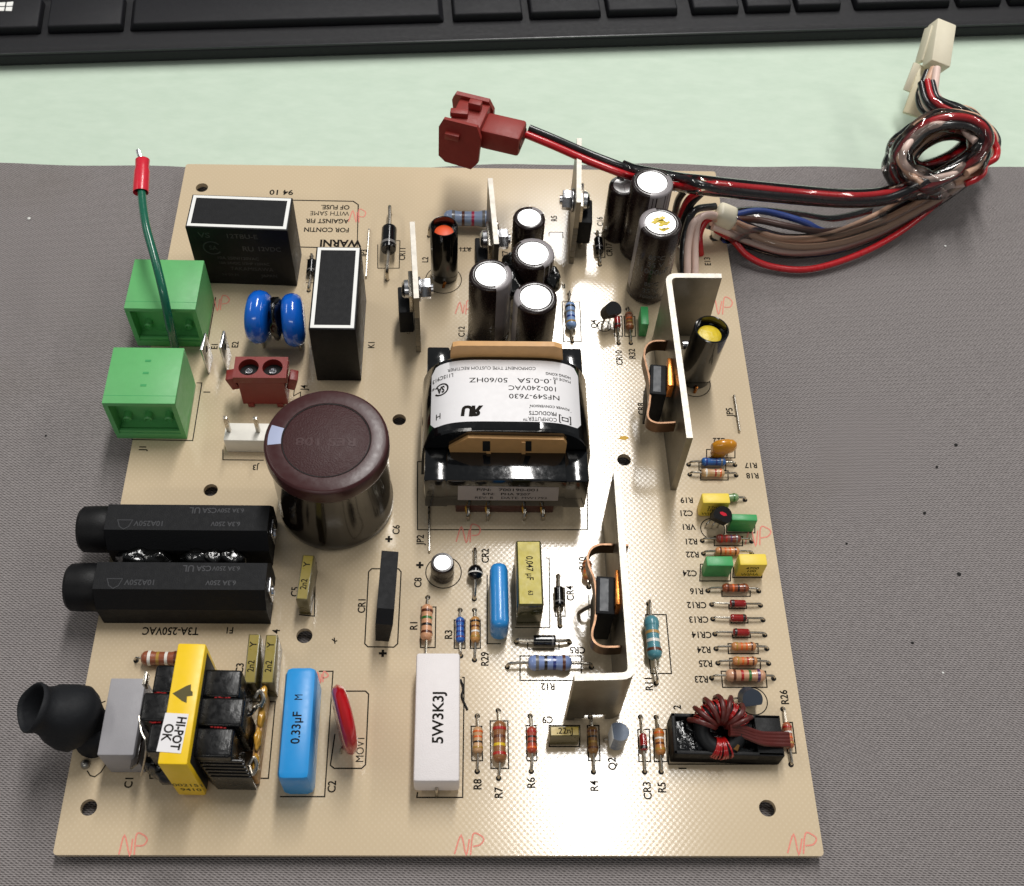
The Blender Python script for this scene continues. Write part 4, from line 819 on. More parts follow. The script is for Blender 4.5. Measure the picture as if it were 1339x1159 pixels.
# winding: arched sheet of tape across the core
hw = tw / 2 + 1.3; Dw = D - 2 * yoke - .6
def arch(x):
    t = min(1, abs(x) / hw); return zt - 5.0 + (ztop - zt + 5.0) * (1 - t ** 4.6) ** .52
NX = 44; V, F = [], []
xs = [hw * math.sin(math.pi / 2 * (-1 + 2 * k / NX)) for k in range(NX + 1)]
for yy in (-Dw/2, -Dw/2 + .6, 0, Dw/2 - .6, Dw/2):
    e = .5 if abs(yy) == Dw/2 else 0
    V += [(x * (1 - e * .02), yy, arch(x) - e) for x in xs]
for j in range(4):
    for k in range(NX): F.append((j * (NX + 1) + k, j * (NX + 1) + k + 1, (j + 1) * (NX + 1) + k + 1, (j + 1) * (NX + 1) + k))
b0 = len(V); V += [(-hw, -Dw/2, 5), (hw, -Dw/2, 5), (hw, Dw/2, 5), (-hw, Dw/2, 5)]
F.append(tuple(range(NX + 1)) + (b0 + 1, b0)); F.append(tuple(reversed(range(4 * (NX + 1), 5 * (NX + 1)))) + (b0 + 3, b0 + 2))
F.append((b0, b0 + 3, 4 * (NX + 1), 3 * (NX + 1), 2 * (NX + 1), NX + 1, 0)); F.append((b0 + 1, NX, 2 * NX + 1, 3 * NX + 2, 4 * NX + 3, 5 * NX + 4, b0 + 2)); F.append((b0, b0 + 1, b0 + 2, b0 + 3))
wd = obj('winding', (V, F), 'tape', tr, smooth=40)
# tan bobbin flanges
def loc_(px, py, z): p = U(px, py, z); return p.x - tx, p.y - ty
yfl = -D/2 + yoke + .1
pts = [UY(*q, ty + yfl) for q in ((587, 583), (612, 569.5), (737, 572), (741, 577), (738, 597), (690, 597), (681, 595), (642, 594.5), (640, 596), (590, 594))]
def plate(pts, y, th): 
    n = len(pts); V = [(p.x - tx, y - th/2, p.z) for p in pts] + [(p.x - tx, y + th/2, p.z) for p in pts]
    return V, [tuple(range(n)), tuple(reversed(range(n, 2*n)))] + [(i, n + i, n + (i+1) % n, (i+1) % n) for i in range(n)]
fl = obj('bobbin_flange', plate(pts, yfl, 1.6), 'bobbin', tr, smooth=20)
for x0, x1, m_ in ((631, 641, 'bobbin'), (687, 695, 'bobbin')):
    q = [UY(x, y, ty + yfl - .8) for x, y in ((x0, 577), (x1, 577), (x1, 590), (x0, 590))]
    obj('slot', plate(q, yfl - .84, .1), 'dark', fl)
for x0, x1 in ((590, 642), (682, 738)):
    q = [UY(x, y, ty + yfl - .8) for x, y in ((x0, 584 if x0 < 600 else 577), (x1, 577), (x1, 597), (x0, 596))]
    if x0 > 600: q = [UY(x, y, ty + yfl - .8) for x, y in ((682, 577), (687, 577), (687, 597), (682, 597))]
    else: q = [UY(x, y, ty + yfl - .8) for x, y in ((636, 590), (642, 590), (642, 597), (636, 597))]
    obj('flange_rib', plate(q, yfl - 1.0, .5), 'bobbin', fl)
ybk = D/2 - yoke - .1
pts = [UY(*q, ty + ybk) for q in ((589, 460), (592, 450.5), (600, 449), (725, 450), (735, 453), (736, 468), (589, 466))]
obj('bobbin_flange', plate(pts, ybk, 1.6), 'bobbin', tr, smooth=20)
# wrapped paper label and its printing (reads from the far side)
lx0, lx1, ly0, ly1 = -hw * .88, hw * .86, -Dw/2 + 2.6, Dw/2 - 1.6
V, F = [], []; n = 36; rc = 2.0
for k in range(n + 1):
    x = lx0 + (lx1 - lx0) * k / n; e = min(x - lx0, lx1 - x); ins = rc - math.sqrt(max(0, rc * rc - (rc - min(e, rc)) ** 2))
    for y in (ly0 + ins, (ly0 + ly1) / 2, ly1 - ins): V.append((x, y, arch(x) + .06))
for k in range(n):
    for j in range(2): F.append((k * 3 + j, (k + 1) * 3 + j, (k + 1) * 3 + j + 1, k * 3 + j + 1))
lb = obj('paper_label', (V, F), 'label', tr, smooth=60, label='white paper label printed upside down on the transformer')
def LT(s, px, py, sz, sx=1., bold=.012, rot=180, wpx=0):
    z = ztop - .6
    for _ in range(4):
        p = U(px, py, z); z = arch(p.x - tx)
    if wpx:
        g_ = text_geo(s, sz, bold, 1.0); ww = max(v[0] for v in g_[0]) - min(v[0] for v in g_[0]); sx = (U(px + wpx, py, z).x - U(px, py, z).x) / ww
    textobj(s, sz, 'ink', lb, (p.x - tx, p.y - ty, 0), rot, bold, sx, fn=lambda x, y, zz: (x, y, arch(x) + .11))
for a in [('COMPONENT TYPE CUSTOM RECTIFIER', 643, 481.5, 1.0, 115), ('L115C913', 579, 494, 1.2, 27), ('MADE IN', 735, 497, .85, 23), ('HONG KONG', 730, 490.5, .85, 33), ('1.0-0.5A', 703, 498, 1.5, 50, .0), ('50/60HZ', 639, 497, 1.5, 50, .0), ('100-240VAC', 697, 507.5, 1.5, 62, .0), ('NFS49-7630', 699, 518.5, 1.5, 66, .0),
          ('POWER CONVERSION', 719, 532, .75, 52), ('PRODUCTS', 710, 540.5, 1.2, 36), ('COMPUTER™', 706, 548, 1.2, 44), ('H', 573, 545, 1.8, 6), ('SA', 576.5, 510, 2.0, 10, .04), ('®', 566.5, 510, .7, 4)]: LT(*a[:4], 1., *(a[5:] or (.012,)), 180, a[4])
def LR(P, wd):
    g = ribbon(P, wd, 0)
    V = [(x, y, arch(x) + .11) for x, y, _ in g[0]]; obj('printed_text', (V, g[1]), 'ink', lb, smooth=0)
def LP(px, py):
    z = ztop - .6
    for _ in range(4):
        p = U(px, py, z); z = arch(p.x - tx)
    return (p.x - tx, p.y - ty)
cx_, cy_ = LP(577, 510); LR(arc(cx_, cy_, 1.75, -150, 150, 30), .42)
LR([LP(747, 540), LP(692, 533.5)], .18)
x_, y_ = LP(739, 549); LR([(x_ - 1.5, y_ - 1.2), (x_ + 1.5, y_ - 1.2), (x_ + 1.5, y_ + 1.2), (x_ - 1.5, y_ + 1.2), (x_ - 1.5, y_ - 1.2)], .3); LR([(x_ - .8, y_ - .5), (x_ + .8, y_ - .5), (x_ + .8, y_ + .5), (x_ - .8, y_ + .5), (x_ - .8, y_ - .5)], .28)
LT('U', 611, 537, 3.0, 1.0, .06, 174)
gg = text_geo('R', 3.0, .06, -1.0); p = LP(623, 537); obj('printed_text', ([(-x + p[0], -y + p[1], arch(-x + p[0]) + .11) for x, y, _ in gg[0]], [tuple(reversed(f)) for f in gg[1]]), 'ink', lb, smooth=0, fixn=False)
# grey label on the front face
q = [UY(*c, Yf - .05) for c in ((599, 635.5), (731, 637.5), (729.5, 655), (598.5, 654))]
gl = obj('serial_label', ([(p.x - tx, -D/2 - .06, p.z) for p in q], [(0, 3, 2, 1)]), 'labelg', tr, smooth=0, fixn=False, label='grey label lettered with part and serial numbers on the transformer front')
for s, px, py, sz, sx in (('P/N:   700190-001', 664, 640.5, 1.25, 1.25), ('S/N:   PHA 9207', 662, 646, 1.1, 1.2), ('REV: B    DATE: MW1793', 668, 651, 1.1, 1.15)):
    p = UY(px, py, Yf); g = text_geo(s, sz, .012, sx); obj('printed_text', ([(p.x - tx + x, -D/2 - .12, p.z + y) for x, y, _ in g[0]], g[1]), 'ink', gl, smooth=0, fixn=False)
obj('bobbin_base', box(tw * .62, D * .92, 4.0, .3, c=(0, -1.2, .5)), mat('brown_bobbin_base', '#4a241c', .35), tr)
for px in (612, 638, 686, 710):
    p = U(px, 676, 1.5); obj('solder_pin', tube([(p.x - tx, -D/2 + 2.5, 3.5), (p.x - tx, p.y - ty, 2.6), (p.x - tx, p.y - ty - .3, 1.2), (p.x - tx, p.y - ty, -.3)], .5, 8, 4), 'tin', tr)
    obj('copper_end', tube([(p.x - tx - .9, -D/2 + 2.5, 4.0), (p.x - tx - .3, p.y - ty + .4, 2.8), (p.x - tx + .5, p.y - ty, 2.2)], .3, 6, 4), 'gold', tr)

# ------------------------------------------------------------------ big bent heatsinks
def rounded(P, r=2.0, n=5):
    out = [P[0]]
    for a, b, c in zip(P, P[1:], P[2:]):
        a, b, c = Vector(a), Vector(b), Vector(c); u = (a - b).normalized(); v = (c - b).normalized()
        s, e = b + u * r, b + v * r
        for k in range(n + 1):
            t = k / n; out.append(tuple((s * (1 - t) ** 2 + b * 2 * t * (1 - t) + e * t * t)))
    out.append(P[-1]); return out
def xy(px, py, z): p = U(px, py, z); return (p.x, p.y)
HR = 26.0
P = rounded([xy(943.5, 361, HR), xy(873.5, 360.5, HR), xy(902, 573, HR)], 2.6)
g = strip(P, 0, HR, 1.7)
hs1 = obj('heatsink', shift(g, 0, 0, .05), 'sheet', board, smooth=30, label='large bent aluminium heatsink beside the yellow cored choke')
obj('cut_edge', flatten(ribbon(P, 1.66, HR + .08)), 'edge', hs1, smooth=0)  # cut edge as a brighter ribbon, light from above put into its colour
# lower part of the far flange is cut away and carries a screw
HM = 25.5
P2 = rounded([xy(806.5, 617, HM), xy(826.5, 884, HM), xy(751, 886, HM)], 2.4)
ea, eb = Vector(P2[-2]), Vector(P2[-1]); P2 = P2[:-1]; n2 = len(P2); zz = [0.05] * n2
for f_, z_ in ((.10, .05), (.11, 3.0), (.58, 3.0), (.59, 1.0), (.80, 1.0), (.81, .05), (1.0, .05)): P2.append(tuple(ea.lerp(eb, f_))); zz.append(z_)
hs2 = obj('heatsink', strip(P2, lambda i: zz[i], HM, 1.7), 'sheet', board, smooth=30, label='bent aluminium heatsink standing between the transformer and the teal resistor')
obj('cut_edge', flatten(ribbon(P2, 1.66, HM + .03)), 'edge', hs2, smooth=0)  # same brightened ribbon, painted top light along the cut edge
def power_transistor(parent, C, z0, w_, l_, hh, clipP, label, HZ, ang):
    p = U(*C, z0 + hh)
    o = obj('power_transistor', box(w_, l_, hh, .35, c=(0, 0, 0)), 'blackm', board, (p.x, p.y, z0), ang, label=label)
    obj('bevel_face', box(w_ * .45, l_ * .86, .1, 0, c=(-w_ * .08, 0, hh)), 'greyface', o)
    obj('copper_tab', box(1.9, l_ * .92, 5.5, .15, c=(w_ / 2 + .75, 1.2, hh - 3.2)), 'copper', o)
    for k in (-1, 0, 1): lead(o, [(-.6, k * 2.5 - .3, .5), (-.6, k * 2.5 - .3, -z0 * .5), (-1.2 * (k == 0), k * 2.5 - .3, -z0 - .3)], .45)
    c = obj('spring_clip', strip(clipP, HZ, HZ + 4.2, .5), 'bronze', board, smooth=40, label='bronze spring clip pressing ' + label)
    return o
zc = 19.0
cp = [xy(*q, zc) for q in ((822, 713), (800, 712), (783, 712.5), (773, 718), (768.5, 729), (771, 742), (777, 757), (779.5, 775), (780, 795), (778, 812), (774.5, 826), (776, 837), (784, 844), (796, 846), (818, 845))]
cp = [tuple(v)[:2] for v in crom([(a_, b_, 0) for a_, b_ in cp], 3)]
power_transistor(hs2, (792, 778), 4.5, 4.6, 10.2, 15.2, cp, 'black power transistor clipped to the middle heatsink', zc - 4.2, -.07)
cp = [xy(*q, zc) for q in ((873, 446), (862, 445.5), (852, 447), (845, 453), (842.5, 464), (845, 477), (849, 494), (850.5, 512), (849, 530), (847, 541), (849, 548), (857, 552.5), (868, 553), (884, 552))]
cp = [tuple(v)[:2] for v in crom([(a_, b_, 0) for a_, b_ in cp], 3)]
power_transistor(hs1, (861, 496), 4.5, 4.6, 10.2, 15.0, cp, 'black power transistor clipped to the large heatsink', zc - 4.2, -.10)
p = U(895, 440, 14); obj('mounting_screw', xf(lathe([(0, 0), (1.4, 0), (1.4, 9), (0, 9)], 14), Matrix.Translation((p.x, p.y, 10)) @ Matrix.Rotation(math.pi / 2, 4, 'Y')), 'steel', board, label='screw through the large heatsink')
pa = U(778, 805, 3); obj('wire_link', tube([U(757, 802), U(758, 801, 1.5), U(764, 797, 4), U(776, 791, 5.5), U(784, 789, 6)], .5, 8, 4), mat('dull_lead', '#5a5148', .4, .8), board, label='bent lead running under the spring clip')

# ------------------------------------------------------------------ small screw-mounted heatsinks
def mini_sink(B, H_, far, side, label, scr, tcz=2.5, yaw=0., teeth=True):
    """B: pixel of the near bottom edge; far: pixel of the far end of the top edge; side -1: transistor on -x"""
    b = U(*B); f = U(*far, H_); Ln = (f.y - b.y)
    rz = math.atan2(-(f.x - b.x), Ln)
    pts = [(0, 0)]
    if teeth:                                        # stepped edge towards the viewer
        for k in range(6): pts += [(.55, 2 + k * 2.6), (0.0, 2.0 + k * 2.6 + 1.0)]
    pts += [(0, H_ - 1.5), (0, H_), (Ln, H_), (Ln, 0)]
    V = [(-.75, y, z) for y, z in pts] + [(.75, y, z) for y, z in pts]; n = len(pts)
    F = [tuple(range(n)), tuple(reversed(range(n, 2 * n)))] + [(i, (i + 1) % n, n + (i + 1) % n, n + i) for i in range(n)]
    o = obj('small_heatsink', (V, F), 'sheet', board, (b.x, b.y, 0), rz, smooth=20, label=label)
    obj('cut_edge', flatten(ribbon([(0, .02), (0, Ln)], 1.46, H_ + .03)), 'edge', o, smooth=0)  # light on the plate's top edge painted as a brighter ribbon
    ys = Ln * .36; zs = H_ * .66
    rmx = lambda x: Matrix.Translation((x, ys, zs)) @ Matrix.Rotation(math.pi / 2, 4, 'Y')
    obj('nut', xf(lathe([(0, -1.5), (3.0, -1.5), (3.1, -1.2), (3.1, 1.2), (3.0, 1.5), (0, 1.5)], 6), rmx(-side * 2.9) @ Matrix.Rotation(math.pi / 6, 4, 'Z')), 'steel', o, smooth=20)
    obj('star_washer', xf(lathe([(3.6, -.3), (3.7, 0), (3.6, .3)] + [(0, .3)], 16), rmx(-side * 1.2)), 'steel', o)
    obj('screw_end', xf(lathe([(0, -1), (1.4, -.9), (1.5, .8), (0, 1)], 14), rmx(-side * 4.3)), 'steel', o)
    obj('screw_head', xf(lathe([(0, -1.1), (2.0, -1.0), (2.9, -.2), (3.0, .9), (0, .9)] if side < 0 else [(0, -.9), (3.0, -.9), (2.9, .2), (2.0, 1.0), (0, 1.1)], 20), rmx(side * 3.0)), 'steel', o)
    t = obj('power_transistor', box(4.2, 10, 9.4, .4, c=(side * 3.2, ys - .5, zs - 13)), 'blackm', o)
    obj('mounting_tab', box(1.2, 9.8, 7, .15, c=(side * 1.4, ys - .5, zs - 3.8)), 'tin', o)
    for k in (-1, 0, 1): lead(o, [(side * 2.8, ys - .5 + k * 2.5, zs - 12.8), (side * 2.8, ys - .5 + k * 2.5, 2), (side * 2.8, ys - .5 + k * 2.5, -.4)], .5)
    return o
mini_sink((547.5, 461), 24.5, (539, 290), -1, 'small heatsink plate behind the black upright relay', None)
mini_sink((646, 392), 24.5, (641, 233), -1, 'small heatsink plate between the orange cored choke and tall capacitors', None)
mini_sink((747, 345), 26.5, (757.5, 181), 1, 'small heatsink plate standing behind the cable and round capacitors', None)
for c_, r_, sd in (((667, 369, 20), (4.2, 6, 4), 5), ((672, 352, 18), (3.6, 5, 5), 6), ((722, 366, 18), (2.5, 4, 4), 8), ((858, 266, 22), (3.2, 3.2, 4.5), 7)):
    p = U(*c_); blob('glue_blob', (p.x, p.y, c_[2]), r_, board, seed=sd)

# ------------------------------------------------------------------ current transformer: potted box with wound ring
hb = 6.2
a, b, c, d = [U(*q, hb) for q in ((881, 932), (1020, 936), (1026, 987), (878, 988))]
ctr = (a + b + c + d) / 4; w_ = ((b - a).length + (c - d).length) / 2; l_ = ((a - d).length + (b - c).length) / 2
ct = obj('current_transformer', join(box(w_, l_, 3.6, .3, c=(0, 0, 0)), box(w_, 1.0, hb, .25, c=(0, l_/2 - .5, 0)), box(w_, 1.0, hb, .25, c=(0, -l_/2 + .5, 0)), box(1.0, l_, hb, .25, c=(-w_/2 + .5, 0, 0)), box(w_ * .24, l_, hb, .3, c=(w_/2 - w_ * .12, 0, 0))), 'black', board, (ctr.x, ctr.y, 0), -.02, smooth=30, label='potted black box with red wound ring marked T2')
obj('potting', blob('p_', (0, 0, 0), (1, 1, 1), None, seed=40).data and box(w_ * .74, l_ - 1.6, 1.4, .5, c=(-w_ * .11, 0, 3.4)), 'glue', ct)
for q in [q for q in bpy.data.objects if q.name.startswith('p_')]: bpy.data.objects.remove(q)
for k in range(5): blob('glue_lump', (-w_ * .32 + k * 2.6, (-1) ** k * 2.4, 4.4), (2.2, 2.0, 1.3), ct, seed=50 + k)
rp = U(944.5, 950, 9); rx, ry = rp.x - ctr.x, rp.y - ctr.y
Rm, rr = 4.6, 2.5
ringM = Matrix.Translation((rx, ry, 7.0)) @ Matrix.Rotation(.45, 4, 'X')
V, F = [], []; n, m_ = 36, 12
for k in range(n):
    for j in range(m_):
        A_, B_ = 2 * math.pi * k / n, 2 * math.pi * j / m_
        V.append(((Rm + rr * .8 * math.cos(B_)) * math.cos(A_), (Rm + rr * .8 * math.cos(B_)) * math.sin(A_), rr * .9 * math.sin(B_)))
for k in range(n):
    for j in range(m_): F.append((k * m_ + j, ((k + 1) % n) * m_ + j, ((k + 1) % n) * m_ + (j + 1) % m_, k * m_ + (j + 1) % m_))
rg = obj('ring_core', xf((V, F), ringM), 'ferrite', ct)
def loop(A_, r1, wr, m__, name='wire_turn'):
    P = []; A0 = A_; r1 *= random.uniform(.97, 1.05); tw_ = random.uniform(-.10, .10)
    for j in range(13):
        B_ = 2 * math.pi * j / 12; A_ = A0 + tw_ * math.sin(B_); q = Rm + r1 * math.cos(B_); P.append(ringM @ Vector((q * math.cos(A_), q * math.sin(A_), r1 * 1.05 * math.sin(B_))))
    obj(name, tube(P, wr, 6, 0, False), m__, rg, smooth=60)
for k in range(26): loop(math.radians(20 + 140 * k / 25), rr * .98, .22, 'enamel')
for k in range(11): loop(math.radians(246 + 48 * k / 10), rr * .98, .22, 'enamel')
for k, A_ in enumerate((22, 48, 72, 95, 118, 142, 165)): loop(math.radians(A_), rr * 1.28, .62, 'maroonw')
for k in range(4):
    obj('wire_end', tube([ringM @ Vector((1.5, 1 - k * .6, 2.6)), (rx + 4.5, ry - .2 - k * .5, 9.2 - k * .4), (rx + 9, ry - 1.2 - k * .75, 8.2 - k * .1), (w_/2 - 3, ry - 1.0 - k * .85, 7.2), (w_/2 + 1.4, ry - .7 - k * .9, 6.6)], .62, 8, 6), 'maroonw', rg)
obj('glue_bead', tube([(rx + 3, -l_/2 + 1.2, 6.4), (rx + 4.4, -1.2, 7.2), (rx + 6.4, .4, 7.0)], .8, 8, 6), mat('amber_clear_glue', '#6a4a1e', .12, coat=.6), ct)

# ------------------------------------------------------------------ green earth wire with red crimp
gw = empty('earth_wire', 'green earth wire with red crimp sleeve rising from the green socket', 'wire')
b0 = U(229, 458, 1.0); k0 = U(224, 436, 8)
P = [b0, U(228, 450, 4), U(222, 425, 14), U(214, 385, 23), U(203, 340, 28), U(192, 300, 30), U(187, 270, 30), U(185, 246, 30)]
obj('wire', tube(P, 1.25, 12, 8), 'wgreen', gw)
e0, e1 = U(184, 252, 30), U(186.5, 209, 31); d = e1 - e0
obj('crimp_sleeve', xf(lathe([(1.35, .9), (1.7, .2), (1.95, 0), (2.0, .5), (2.0, d.length * .62), (1.75, d.length * .72), (1.85, d.length * .98), (1.6, d.length), (.4, d.length)], 22), Matrix.Translation(e0) @ d.to_track_quat('Z', 'Y').to_matrix().to_4x4() @ Matrix.Diagonal((1.15, .9, 1, 1))), 'crimp', gw, smooth=50)
e2 = U(182, 198, 32); obj('terminal_tip', xf(box(1.3, .5, (e2 - e1).length + 1.5, .2), Matrix.Translation(e1 - d.normalized() * 1) @ (e2 - e1).to_track_quat('Z', 'Y').to_matrix().to_4x4()), 'steel', gw)

# ------------------------------------------------------------------ fan lead: rust plug, red and black wire in clear tubing
def PX(L): return [U(*q) for q in L]
def PX2(L): return [UY(*bk[q], YB) if isinstance(q, str) else U(*q) for q in L]
def offs(P, dx, dy, dz): return [p + Vector((dx, dy, dz)) for p in P]
def bundle(path, wires, tube_r, parent, seed, clear=True, t0=0., t1=1., twist=1.0, tname='clear_sleeve'):
    C_ = crom(path, 8); fr = frames(C_); n = len(C_)
    for k, (m_, r_, rad, ang) in enumerate(wires):
        P = []
        for i, (p, (t, a, b)) in enumerate(zip(C_, fr)):
            A_ = math.radians(ang) + twist * i / n * 6.28; P.append(p + a * math.cos(A_) * rad + b * math.sin(A_) * rad)
        obj('wire', tube(P, r_, 10, 0), m_, parent, smooth=60)
    if clear:
        i0, i1 = int(t0 * (n - 1)), int(t1 * (n - 1)) + 1
        obj(tname, tube(C_[i0:i1], tube_r, 16, 0, False), 'clear', parent, smooth=60)
fl = empty('fan_cable', 'red and black cable in clear sleeve ending in a rust red plug', 'cable')
cb = U(853, 238, 29.0); YB = cb.y + 6.4 + 3.1
bk = {'B830': (830, 228), 'B857': (857, 233), 'B882': (884, 238)}
path = PX2([(690, 172, 27), (724, 186, 26.5), (770, 206, 26.5), (812, 222, 25.5), 'B830', 'B857', 'B882', (915, 242, 25), (960, 247, 22), (1040, 255, 19), (1110, 260, 14), (1165, 255, 13), (1225, 234, 15), (1268, 208, 19), (1287, 183, 24), (1275, 164, 28), (1245, 158, 29), (1210, 168, 26), (1183, 196, 20), (1172, 224, 14), (1192, 240, 10), (1240, 232, 8), (1284, 208, 9), (1297, 186, 12)])
CP = crom(path, 8); NP_ = len(CP)
for m_, sg in (('wred', 1), ('wblack', -1)):
    Q = []
    for i, p in enumerate(CP):
        t = i / NP_; t_ = (CP[min(i + 1, NP_ - 1)] - CP[max(i - 1, 0)]).normalized(); sd = t_.cross(Vector((0, -.5, .85))).normalized(); up_ = sd.cross(t_)
        A = math.radians(20 - 160 * min(1, max(0, (t - .24) / .09)) + 160 * min(1, max(0, (t - .47) / .08)))
        Q.append(p + (sd * math.cos(A) + up_ * math.sin(A) * .6) * 1.25 * sg)
    obj('wire', tube(Q, 1.2, 10, 0), m_, fl, smooth=60)
i0 = int(.13 * NP_); obj('clear_sleeve', tube(CP[i0:int(.97 * NP_)], 3.0, 16, 0, False), 'clear', fl, smooth=60)
# rust red plug
pc = U(620, 166, 28); pr = (U(694, 174, 27.5) - U(640, 160, 28)).normalized()
rz = math.atan2(pr.y, pr.x)
pl = empty('plug', None, None, fl, (pc.x, pc.y, pc.z), rz)
pl['label'] = 'rust red two pole plug with flared wings'
obj('plug_body', box(10, 12.5, 9.5, .6, c=(-1.5, 0, -4.6)), 'rust2', pl)
obj('sleeve_housing', box(12.5, 9.0, 7.2, .9, c=(9.5, -.2, -3.8)), 'rust2', pl)
def wing(y, rot):
    P = [(-7.2, -6.5), (-5, -8.2), (3.5, -8.8), (5.6, -6.0), (5.9, 2.5), (4.4, 6.2), (-6.2, 6.4), (-7.6, 3.5)]
    g = xf(prism(P, -.7, .7), Matrix.Translation((-1.5, y, 0)) @ Matrix.Rotation(math.pi / 2 + rot, 4, 'X'))
    obj('wing', g, 'rust2', pl, smooth=20)
wing(-7.2, -.18); wing(7.0, .15)
obj('latch', xf(box(4.6, 1.6, 2.2, .3), Matrix.Translation((-4.5, -8.0, .5))), 'rust2', pl)
obj('latch', xf(box(4, 2.4, 2.6, .3), Matrix.Translation((-.5, 2.5, 5.0))), 'rust2', pl)
obj('latch', xf(box(5.5, 2.4, 1.8, .3), Matrix.Translation((-4.2, -2.0, 4.9)) @ Matrix.Rotation(.2, 4, 'Z')), 'rust2', pl)
for k in (-1, 1): obj('wire_port', xf(lathe([(1.9, 0), (1.5, .05), (1.4, -.8), (0, -.8)], 16), Matrix.Translation((15.8, k * 2.1, -.3)) @ Matrix.Rotation(math.pi / 2, 4, 'Y')), 'dark', pl)

# ------------------------------------------------------------------ output harness: bundle from the board to the ivory connector
hn = empty('output_harness', 'coiled multi wire harness in clear sleeve with ivory connector', 'cable')
main = PX([(930, 290, 8), (950, 297, 6), (985, 311, 2), (1030, 322, 0.5), (1085, 318, 0), (1140, 300, .5), (1190, 274, 2), (1235, 247, 4), (1272, 216, 7), (1283, 190, 11), (1262, 170, 16), (1228, 170, 19), (1196, 188, 19), (1183, 212, 15), (1204, 226, 11), (1248, 210, 9), (1276, 180, 9), (1268, 156, 12), (1240, 147, 15), (1218, 135, 17), (1210, 112, 18)])
bundle(main, [('wtan', 1.0, 2.9, 70), ('wpink', 1.0, 2.6, 125), ('wtan', 1.0, 2.5, 15), ('wpink', 1.0, .4, 165), ('wblack', 1.15, 2.4, 235), ('wred', 1.0, 2.4, 285), ('wblack', 1.1, 2.3, 335)], 4.0, hn, 2, t0=.06, t1=.83, twist=.35)
# single wires that leave the lay of the bundle
obj('wire', tube(PX([(935, 300, 5), (958, 314, 3), (978, 335, 0), (1010, 349, -1.5), (1060, 352, -1.5), (1120, 334, -1), (1175, 305, 0), (1225, 266, 2), (1262, 232, 4)]), 1.05, 10, 8), 'wred', hn)
obj('wire', tube(PX([(948, 290, 7), (985, 300, 5), (1020, 312, 3.5), (1075, 309, 3), (1130, 289, 3), (1180, 262, 4), (1215, 240, 6), (1238, 215, 9)]), 1.05, 10, 8), 'wtan', hn)
obj('wire', tube(PX([(962, 281, 6), (990, 276, 6), (1020, 281, 5), (1052, 291, 4), (1080, 303, 2.5), (1120, 297, 1)]), 1.1, 10, 8), 'wblue', hn)
obj('wire', tube(PX([(955, 287, 6), (990, 288, 4.5), (1030, 296, 4), (1072, 303, 3), (1110, 300, 1.5)]), 1.1, 10, 8), 'wbrown', hn)
obj('wire', tube(PX([(1184, 210, 14), (1195, 192, 20), (1216, 170, 25), (1244, 156, 28), (1270, 159, 27), (1284, 178, 22), (1288, 205, 13), (1278, 228, 7), (1262, 240, 4)]), 1.25, 10, 8), mat('ochre_wire', '#c8935c', .4), hn)
obj('wire', tube(PX([(1270, 228, 5), (1296, 206, 5), (1304, 186, 7), (1296, 170, 9), (1280, 160, 10)]), 1.3, 10, 8), 'wblack', hn)
obj('clear_sleeve', tube(PX([(950, 296, 6.5), (990, 292, 4), (1040, 296, 3), (1090, 300, 2.5), (1150, 285, 2.5)]), lambda t: 5.6 - 1.4 * t, 18, 8, False), 'clear', hn)
# loose turns of the coil, each with its own lay
def turn(m_, c, rx_, ry_, z0, dz, a0, a1, r_, seed, name='wire', ring=10):
    rnd = random.Random(seed); P = []
    n_ = 14
    for k in range(n_ + 1):
        a = math.radians(a0 + (a1 - a0) * k / n_); w1 = 1 + rnd.uniform(-.07, .07)
        P.append(U(c[0] + rx_ * w1 * math.cos(a) + 10 * math.sin(a), c[1] - ry_ * w1 * math.sin(a), z0 + dz * math.sin(a) + rnd.uniform(-1.0, 1.0)))
    return obj(name, tube(P, r_, ring, 6, name == 'wire'), 'clear' if name == 'clear_sleeve' else m_, hn, smooth=60)
turn('wtan', (1232, 200), 52, 44, 20, 5, -40, 250, 1.15, 1)
turn('wpink', (1228, 198), 44, 36, 22, 6, 20, 330, 1.15, 2)
turn('wtan', (1238, 196), 58, 48, 15, 5, -70, 160, 1.2, 3)
turn('wpink', (1234, 206), 56, 40, 12, 4, 180, 400, 1.15, 4)
turn('wred', (1240, 200), 60, 46, 17, 5, -60, 120, 1.1, 5)
turn(None, (1232, 198), 50, 41, 21, 5, -30, 290, 3.6, 6, 'clear_sleeve', 16)
turn(None, (1226, 204), 58, 46, 14, 4, 60, 300, 3.4, 7, 'clear_sleeve', 16)
# tails soldered to the board, rising behind the large heatsink
for m_, q in (('wpink', [(899, 372, 0), (899, 350, 3), (900, 318, 8), (907, 292, 12), (925, 282, 11), (948, 292, 7)]), ('wpink', [(909, 370, 0), (909, 345, 3), (909, 312, 8), (914, 288, 12), (930, 281, 12), (952, 290, 8)]), ('wred', [(916, 333, 0), (915, 322, 3), (915, 305, 6), (924, 288, 9), (942, 283, 9)]), ('wblack', [(893, 362, 0), (893, 335, 4), (896, 305, 9), (908, 276, 13), (935, 270, 11)]), ('wred', [(886, 300, 4), (890, 283, 9), (900, 262, 15), (915, 250, 19)]), ('wblack', [(884, 320, 1), (893, 290, 8), (903, 268, 14), (917, 253, 18)]), ('wblack', [(882, 282, 6), (887, 262, 13), (897, 247, 19)])):
    obj('wire', tube(PX(q), 1.15, 10, 8), m_, hn)
